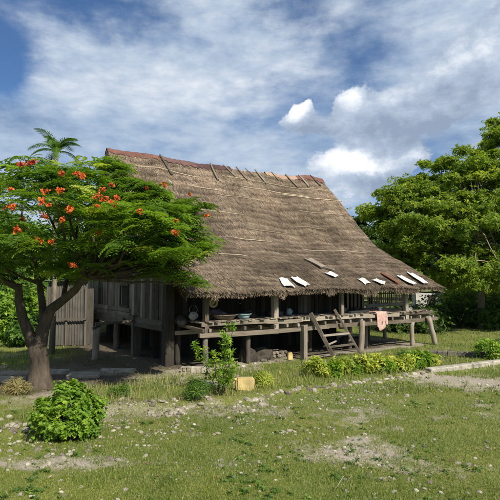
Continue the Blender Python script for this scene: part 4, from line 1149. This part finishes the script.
# palm behind the flame tree
def palm(base, h, label, nf=12, fl=1.35, seed=3):
    r = random.Random(seed); t = empty('palm_tree', base, 0, label, 'palm')
    one('trunk', M['bark_pale'], lambda m: m.tube([(0, 0, -.1), (.06, 0, h * .3), (.02, .05, h * .65), (0, 0, h)], [.13, .1, .085, .08], 10, lump=.1), t)
    for i in range(nf):
        a = 2 * PI * i / nf + r.uniform(-.25, .25); el = (1.05, .6, 1.3)[i % 3] + r.uniform(-.1, .1); V = []; Fq = []; Ln = fl * r.uniform(.8, 1.1)
        D = Vector((math.cos(a), math.sin(a), 0)); S = Vector((-math.sin(a), math.cos(a), 0)); pr = Vector((0, 0, h)); d = D * math.cos(el) + Vector((0, 0, math.sin(el)))
        n = 24; pts = [pr.copy()]
        for k in range(n):
            d = (d + Vector((0, 0, -.085))).normalized(); pr = pr + d * Ln / n; pts.append(pr.copy())
            ll = (.4 * math.sin(PI * (.12 + .85 * k / n)) + .06) * r.uniform(.8, 1.1); up = S.cross(d)
            for s in (-1, 1):
                o = len(V); e = S * s * (.8 + r.uniform(-.12, .12)) + d * .55 - up * 0 + Vector((0, 0, -.25)); e.normalize(); w = d * .022
                V += [pr - w, pr + w, pr + e * ll * .6 + w * .9, pr + e * ll, ]; Fq.append((o, o + 1, o + 2, o + 3))
        m = MB(); m.tube(pts, [.025 * (1 - .8 * k / n) for k in range(n + 1)], 5, cap=False)
        base_n = len(m.v)
        for q in Fq: m.f.append([base_n + z for z in q]); m.uv.append([(0, 0)] * 4); m.sm.append(False)
        m.v += [tuple(v) for v in V]; m.r += [r.uniform(.1, .8)] * len(V)
        m.build('frond', M['leaf_mid'], t)
palm((-8.05, 20.5, 0), 8.3, 'slender palm rising behind the flame tree crown')

# big tree at right
p = G(482, 328)
big = tree('tree', (p.x, p.y, 0), [((5.0, 2, 10.0), (5.6, 5, 4.7), 110), ((-.3, .5, 8.3), (4.4, 4.5, 3.1), 110), ((-4.3, 1, 7.0), (3.0, 3.5, 2.6), 64), ((3.5, -1.5, 5.6), (5.5, 4, 2.4), 70), ((9, 2, 7.5), (4.5, 5, 4.5), 50), ((-3.4, 0, 4.8), (3.2, 3, 1.6), 40), ((1.0, -2.5, 3.5), (6.5, 2.5, 1.7), 95), ((-1.5, -3, 6.2), (5, 2, 2.2), 50)],
     .24, 2.6, 'tall spreading light green tree at the right behind the house', leafm='leaf_big', bark_='bark_pale', per=85, clr=(.35, 1.0), leaf=(.24, .085, 6), ls=(.7, 1.3), seed=5, flat=.5, lean=(.2, .5), inner=.45)
# background trees
bgl = [
 ('dark leafy tree behind the right end of the roof', (10.5, 44), 'leaf_dark', 9.0, 4.6, 1),
 ('dark tree in the shade right of the far hut', (23.5, 46), 'leaf_dark', 9.5, 5.0, 2),
 ('mid green tree beyond the far white hut', (19, 58), 'leaf_dark', 10, 5.5, 3),
 ('dark tree at the right edge behind the big tree trunk', (27, 40), 'leaf_mid', 9, 4.6, 4),
 ('green tree far left behind the flame tree trunk', (-16.5, 33), 'leaf_mid', 8, 4.4, 5),
 ('bushy tree behind the grey shed at left', (-11.5, 37), 'leaf_mid', 8, 4.2, 6),
 ('tree at the left edge beyond the slabs', (-20, 28), 'leaf_mid', 7.5, 3.8, 7),
]
for lab, (x, y), lm, h, rad, sd_ in bgl:
    tree('tree', (x, y, 0), [((0, 0, h * .62), (rad, rad, h * .33), 46), ((rad * .5, -rad * .3, h * .36), (rad * .75, rad * .7, h * .2), 22), ((-rad * .5, rad * .1, h * .38), (rad * .75, rad * .7, h * .2), 20)],
         .22, h * .28, lab, leafm=lm, per=90, clr=(.6, 1.1), leaf=(.3, .13, 6), ls=(.8, 1.3), seed=20 + sd_)
# shrubs behind
def shrub(base, w, h, label, leafm, seed, per=90, leaf=(.16, .08, 6), n=20, name='shrub', cat='shrub', clr=(.2, .36), group=None, flat=.8):
    r = np.random.default_rng(seed); random.seed(seed); t = empty(name, base, 0, label, cat, group); m = MB()
    cl = [(*p, r.uniform(*clr) * max(w, .6)) for p in ell_points((0, 0, h * .48), (w * .5 * .72, w * .5 * .72, h * .42), n, r, .5, -.95)]
    for q in cl[::3]: limb(m, (0, 0, -.05), q[:3], .03 * max(.5, h), .008, n=3, sag=0)
    m.build('stem', M['bark'], t)
    V, Fq, rr = leafcloud(cl, per, leaf_rosette(leaf[2], leaf[0], leaf[1], seed=seed), .7, 1.25, r, flat, cen=(0, 0, h * .3))
    V[:, 2] = np.maximum(V[:, 2], .01)
    np_mesh('foliage', V, Fq, M[leafm], t, rnd=rr); return t
for lab, px, py, w, h, lm, sd_ in (
    ('fresh green shrub right of the far white hut', 463, 319, 3.6, 2.6, 'leaf_big', 9),
    ('bright green shrub at the left edge behind the flame tree trunk', 8, 340, 3.4, 2.6, 'leaf_bush', 1),
    ('green shrub between the flame tree trunk and the left edge', 24, 335, 2.6, 2.2, 'leaf_mid', 2),
    ('low dark shrub on the far ground left of the trunk', 30, 345, 2.0, 1.1, 'leaf_mid', 3),
    ('low dark hedge-like shrub right of the porch end', 448, 325, 5.0, .7, 'leaf_dark', 4),
    ('dark shrub below the far white hut', 464, 325, 4.0, .8, 'leaf_dark', 5),
    ('dark shrub at the foot of the big tree', 498, 327, 4.4, 1.5, 'leaf_mid', 6),
    ('light green shrub left of the big tree trunk', 484, 322, 5.4, 3.0, 'leaf_big', 7),
    ('dark shrub in the shade just beyond the porch stilts', 408, 331, 4.0, 1.0, 'leaf_dark', 8)):
    p = G(px, py); shrub((p.x, p.y, 0), w, h, lab, lm, 60 + sd_, per=130, leaf=(.2, .09, 6), n=22)
# distant tree line: copies
protos = []
for i, lm in enumerate(('leaf_mid', 'leaf_dark', 'leaf_big')):
    h = 11; rad = 6
    protos.append(tree('tree', (-42 + i * 9, 68 + 4 * i, 0), [((0, 0, h * .6), (rad, rad * .9, h * .36), 60), ((rad * .4, 0, h * .32), (rad * .8, rad * .7, h * .2), 26), ((-rad * .4, 0, h * .34), (rad * .8, rad * .7, h * .2), 26)], .3, 3, 'distant tree in the wooded line on the horizon', leafm=lm, per=60, clr=(.9, 1.5), leaf=(.5, .24, 6), seed=80 + i, group='distant tree line'))
rr_ = random.Random(3)
for k in range(26):
    x = -75 + k * 6.6 + rr_.uniform(-1.5, 1.5); y = rr_.uniform(72, 95)
    src = protos[k % 3]; c = src.copy(); COL.objects.link(c); c.location = (x, y, 0); c.rotation_euler = (0, 0, rr_.uniform(0, 6)); s = rr_.uniform(.75, 1.15); c.scale = (s, s, s)
    for ch in list(src.children):
        d = ch.copy(); COL.objects.link(d); d.parent = c

# ------------------------------------------------------------------ garden plants
p = G(68, 436, -.1)
r = np.random.default_rng(9)
def round_bush(base, w, h):
    t = empty('bush', base, 0, 'dense round bright green bush in the left foreground', 'bush'); m = MB(); random.seed(4)
    pts = ell_points((0, 0, h * .42), (w * .5 * .86, w * .5 * .8, h * .5), 110, r, .72, -.75)
    pts = [q * np.array([1, 1, 1]) * (1 + .28 * (float(vnoise(q[0] * 2.6 + 5, q[2] * 2.6 + q[1] * 1.7, 33)) - .5)) for q in pts]
    cl = [(*q, r.uniform(.07, .2)) for q in pts] + [(q[0] * 1.08, q[1] * 1.08, q[2] * 1.07 + .03, .05) for q in pts[::5]]
    for q in cl[::4]: limb(m, (random.uniform(-.08, .08), random.uniform(-.08, .08), -.05), q[:3], .018, .006, n=3, sag=0)
    m.build('stem', M['bark'], t)
    V, Fq, rr = leafcloud(cl, 42, leaf_rosette(6, .062, .036, .5, .15, seed=2), .7, 1.3, r, .9, cen=(0, 0, .2), outw=.8, upw=.7)
    V[:, 2] = np.maximum(V[:, 2], .01)
    np_mesh('foliage', V, Fq, M['leaf_bush'], t, rnd=rr)
round_bush((p.x, p.y, float(gz(p.x, p.y))), 1.55, 1.05)
def sapling(base, h, label, seed=5, lm='leaf_bush', w=.34):
    r = np.random.default_rng(seed); random.seed(seed); t = empty('sapling', base, 0, label, 'sapling'); m = MB(); cl = []
    for s in range(5):
        a = s * 1.35; top = Vector((math.cos(a) * w * (.4 + .3 * (s % 3)), math.sin(a) * w * .6, h * (1 - .13 * s))); pts = limb(m, (0, 0, -.05), top, .02, .006, n=6, sag=0, wig=.25)
        for q in pts[2:]: cl.append((*q, .1))
        for q in pts[2:]: cl.append((q.x + random.uniform(-.14, .14), q.y + random.uniform(-.14, .14), q.z + random.uniform(-.02, .12), .08))
    m.build('stem', M['bark'], t)
    V, Fq, rr = leafcloud(cl, 4, leaf_rosette(5, .17, .042, .6, .2, seed=seed), .7, 1.2, r, 1.2, upw=1.2)
    np_mesh('foliage', V, Fq, M[lm], t, rnd=rr)
p = G(221, 394); sapling((p.x, p.y, 0), 1.65, 'upright leafy sapling in front of the porch, left of the yellow container', w=.75)
p = G(196, 398); shrub((p.x, p.y, 0), .75, .42, 'low green weed clump just left of the sapling foot', 'leaf_mid', 95, per=14, leaf=(.2, .016, 7), n=10, name='weed_clump', cat='weed')
p = G(120, 397); shrub((p.x, p.y, 0), .6, .25, 'low weed clump at the rubble right of the round bush', 'leaf_mid', 96, per=12, leaf=(.18, .016, 7), n=8, name='weed_clump', cat='weed')
# yellow-green shrubs of the bed
ordn = ['first', 'second', 'third', 'fourth', 'fifth', 'sixth', 'seventh', 'eighth', 'ninth', 'tenth', 'eleventh', 'twelfth', 'thirteenth', 'fourteenth', 'fifteenth', 'sixteenth']
rb = random.Random(8)
for k in range(16):
    px = 316 + k * 7.6; py = 379 - k * .72 + rb.uniform(-1.5, 0); p = G(px, py); hh = rb.uniform(.42, .66) + (.15 if k > 12 else 0)
    lm = 'leaf_bush' if k in (2, 5, 9, 13, 14) else 'leaf_yellow'
    shrub((p.x, p.y, 0), rb.uniform(.5, .7), hh, '%s low %s shrub from the left in the bed before the ladder' % (ordn[k], 'leafy green' if lm == 'leaf_bush' else 'yellow-green'), lm, 110 + k, per=9, leaf=(.17, .052, 6), n=14, name='garden_shrub', cat='shrub', group='low shrubs in the bed', clr=(.16, .26))
for px, py, h, w, lab, lm in ((488, 359, .95, 1.0, 'leafy green shrub behind the kerb at the right edge', 'leaf_bush'), (500, 357, .7, .9, 'low shrub partly cut by the right edge', 'leaf_mid'), (262, 386, .3, .4, 'small yellowish weed right of the yellow container', 'leaf_yellow'), (16, 394, .35, .6, 'dry pale weed tuft left of the round bush', 'leaf_dry'), (310, 372, .28, .5, 'small yellowish weed left of the ladder foot', 'leaf_yellow'), (403, 361, .3, .7, 'low weed patch behind the shrub bed at right', 'leaf_mid')):
    p = G(px, py); shrub((p.x, p.y, 0), w, h, lab, lm, int(px), per=14, leaf=(.16, .05, 6) if h > .4 else (.22, .016, 7), n=12, name='weed' if h < .4 else 'shrub', cat='weed' if h < .4 else 'shrub')

# ------------------------------------------------------------------ camera, sun, sky
cam = bpy.data.cameras.new('camera'); co = bpy.data.objects.new('camera', cam); link(co)
cam.sensor_width = 36; cam.lens = 36 * F / 500; co.location = (0, 0, CAMH); co.rotation_euler = (PI / 2 + PITCH, 0, 0)
cam.clip_end = 6000; SC.camera = co
SD = Vector((.5, -.74, .84)).normalized()     # towards the sun
sun = bpy.data.lights.new('sun', 'SUN'); sun.energy = 5.0; sun.angle = R(.6); sun.color = (1, .92, .77)
so = bpy.data.objects.new('sun', sun); link(so); so.rotation_euler = SD.to_track_quat('Z', 'Y').to_euler()
w = bpy.data.worlds.new('World'); SC.world = w; w.use_nodes = True; nt = w.node_tree
bgn = nt.nodes['Background']; sky = nt.nodes.new('ShaderNodeTexSky'); sky.sky_type = 'NISHITA'; sky.sun_disc = False
sky.sun_elevation = math.asin(SD.z); sky.sun_rotation = math.atan2(SD.x, SD.y)
sky.altitude = 100; sky.dust_density = .6; sky.ozone_density = 1.5
STR = .085; bgn.inputs[1].default_value = STR
tc = nt.nodes.new('ShaderNodeTexCoord').outputs['Generated']
sep = nt.nodes.new('ShaderNodeSeparateXYZ'); L(nt, tc, sep.inputs[0]); sx, sy, sz = sep.outputs
az = math_(nt, 'ARCTAN2', sx, sy); el = math_(nt, 'ARCSINE', sz)
# cloud-plane coordinates, so streaks flatten towards the horizon
den = math_(nt, 'ADD', math_(nt, 'ABSOLUTE', sz), .22)
cmb = nt.nodes.new('ShaderNodeCombineXYZ'); L(nt, math_(nt, 'DIVIDE', sx, den), cmb.inputs[0]); L(nt, math_(nt, 'DIVIDE', sy, den), cmb.inputs[1])
cp = cmb.outputs[0]
c2 = nt.nodes.new('ShaderNodeCombineXYZ'); L(nt, az, c2.inputs[0]); L(nt, el, c2.inputs[1]); ae = c2.outputs[0]
n_big = noise(nt, cp, 1.15, 8, .56); n_edge = noise(nt, ae, 12, 9, .66, (1, 1.5, 1)); n_sm = noise(nt, ae, 3.2, 7, .58, (1, 2.2, 1))
def azel(px, py):
    d = Vector(ray(px, py)).normalized(); return math.atan2(d.x, d.y), math.asin(d.z)
wn = nt.nodes.new('ShaderNodeTexNoise'); wn.inputs['Scale'].default_value = 7; wn.inputs['Detail'].default_value = 8; wn.inputs['Roughness'].default_value = .62; L(nt, ae, wn.inputs['Vector'])
ws = nt.nodes.new('ShaderNodeSeparateXYZ'); L(nt, wn.outputs['Color'], ws.inputs[0])
az = math_(nt, 'ADD', az, math_(nt, 'MULTIPLY', math_(nt, 'SUBTRACT', ws.outputs[0], .5), .10))
el = math_(nt, 'ADD', el, math_(nt, 'MULTIPLY', math_(nt, 'SUBTRACT', ws.outputs[1], .5), .09))
n_fine = noise(nt, ae, 17, 8, .62, (1, 2.4, 1))
def blob(px, py, rx, ry, wt, rot=0):
    a, e = azel(px, py); rx /= 470.; ry /= 470.
    da = math_(nt, 'SUBTRACT', az, a); de = math_(nt, 'SUBTRACT', el, e)
    c, s = math.cos(rot), math.sin(rot)
    u = math_(nt, 'ADD', math_(nt, 'MULTIPLY', da, c / rx), math_(nt, 'MULTIPLY', de, s / rx))
    v = math_(nt, 'ADD', math_(nt, 'MULTIPLY', da, -s / ry), math_(nt, 'MULTIPLY', de, c / ry))
    q = math_(nt, 'ADD', math_(nt, 'MULTIPLY', u, u), math_(nt, 'MULTIPLY', v, v))
    return math_(nt, 'MULTIPLY', math_(nt, 'EXPONENT', math_(nt, 'MULTIPLY', q, -1.0)), wt)
def total(lst):
    s = None
    for b in lst:
        k = blob(*b); s = k if s is None else math_(nt, 'ADD', s, k)
    return s
def sm(v, a, b):
    n = nt.nodes.new('ShaderNodeMapRange'); n.interpolation_type = 'SMOOTHSTEP'; L(nt, v, n.inputs[0]); n.inputs[1].default_value = a; n.inputs[2].default_value = b; return n.outputs[0]
# layer 1: wide veil of grey-white cloud with blue openings
open_ = total([(5, 50, 48, 32, -.42), (70, 0, 80, 20, -.34), (0, 78, 20, 14, -.2), (295, 12, 45, 22, -.34), (300, 75, 75, 26, -.26, .35), (375, 60, 50, 16, -.12, .3), (160, 10, 30, 12, -.1), (60, 45, 40, 25, .14), (250, 115, 60, 20, -.10), (480, 8, 60, 14, -.06)])
veil_add = total([(190, 75, 150, 60, .14), (460, 60, 90, 45, .15), (100, 130, 160, 30, .12), (230, 140, 90, 20, .08)])
f1 = math_(nt, 'ADD', math_(nt, 'ADD', n_big, math_(nt, 'MULTIPLY', math_(nt, 'SUBTRACT', n_sm, .5), 1.1)), math_(nt, 'ADD', open_, veil_add))
m1 = math_(nt, 'MULTIPLY', sm(f1, .17, .58), .94)
# layer 2: cumulus heaps
cum = total([(300, 112, 15, 13, 1.0), (304, 126, 30, 8, .4), (342, 166, 34, 14, 1.0), (378, 168, 26, 13, .7), (355, 98, 16, 16, .8), (372, 120, 44, 14, .5), (430, 105, 80, 30, .75, .25), (475, 60, 70, 26, .6, .5), (500, 25, 50, 22, .45, .5), (420, 160, 12, 12, .7), (350, 188, 40, 16, .7)])
f2 = math_(nt, 'ADD', cum, math_(nt, 'MULTIPLY', math_(nt, 'SUBTRACT', n_edge, .5), 1.2))
m2 = sm(f2, .36, .52)
# tone of the veil and the heaps
t1 = math_(nt, 'ADD', math_(nt, 'ADD', math_(nt, 'MULTIPLY', n_sm, .7), math_(nt, 'MULTIPLY', n_fine, .45)), math_(nt, 'MULTIPLY', n_big, .2))
bright = total([(220, 85, 80, 30, .12), (110, 45, 80, 30, .05), (150, 100, 90, 20, .08), (330, 15, 40, 20, .08), (30, 118, 60, 14, -.16), (430, 130, 60, 20, -.05), (20, 95, 30, 15, -.08)])
t1 = math_(nt, 'ADD', t1, bright)
k = .84 / STR
veil = ramp(nt, t1, [(.45, tuple(c * k * .92 for c in (.21, .31, .48))), (.62, tuple(c * k * .92 for c in (.38, .49, .65))), (.76, tuple(c * k * .92 for c in (.55, .64, .76))), (.95, tuple(c * k * .92 for c in (.86, .90, .95)))])
lit = total([(298, 106, 14, 10, .7), (345, 160, 30, 11, .7), (352, 90, 12, 12, .4), (375, 165, 22, 6, .3), (340, 195, 20, 30, .35), (420, 156, 10, 6, .3), (420, 82, 60, 10, .22, .3), (480, 40, 40, 14, .2, .5), (430, 130, 60, 14, -.16, .1), (310, 128, 30, 8, -.15), (370, 184, 50, 8, -.12)])
t2 = math_(nt, 'ADD', math_(nt, 'MULTIPLY', n_edge, .95), math_(nt, 'SUBTRACT', lit, .12))
heap = ramp(nt, t2, [(.25, tuple(c * k for c in (.27, .34, .46))), (.5, tuple(c * k for c in (.46, .54, .66))), (.85, tuple(c * k for c in (.98, 1.0, 1.03)))])
skyc = mixc(nt, 1.0, sky.outputs[0], (.52, .71, .93), 'MULTIPLY')
colr = mixc(nt, m1, skyc, veil); colr = mixc(nt, math_(nt, 'MULTIPLY', m2, .96), colr, heap)
L(nt, colr, bgn.inputs[0])
w.cycles.sampling_method = 'MANUAL'; w.cycles.sample_map_resolution = 512

vs = SC.view_settings; vs.view_transform = 'Standard'; vs.look = 'None'; vs.exposure = .42; vs.gamma = 1; vs.use_curve_mapping = False
SC.render.engine = 'CYCLES'; SC.cycles.max_bounces = 6; SC.cycles.diffuse_bounces = 3; SC.cycles.transmission_bounces = 3; SC.cycles.transparent_max_bounces = 4
SC.cycles.use_denoising = True
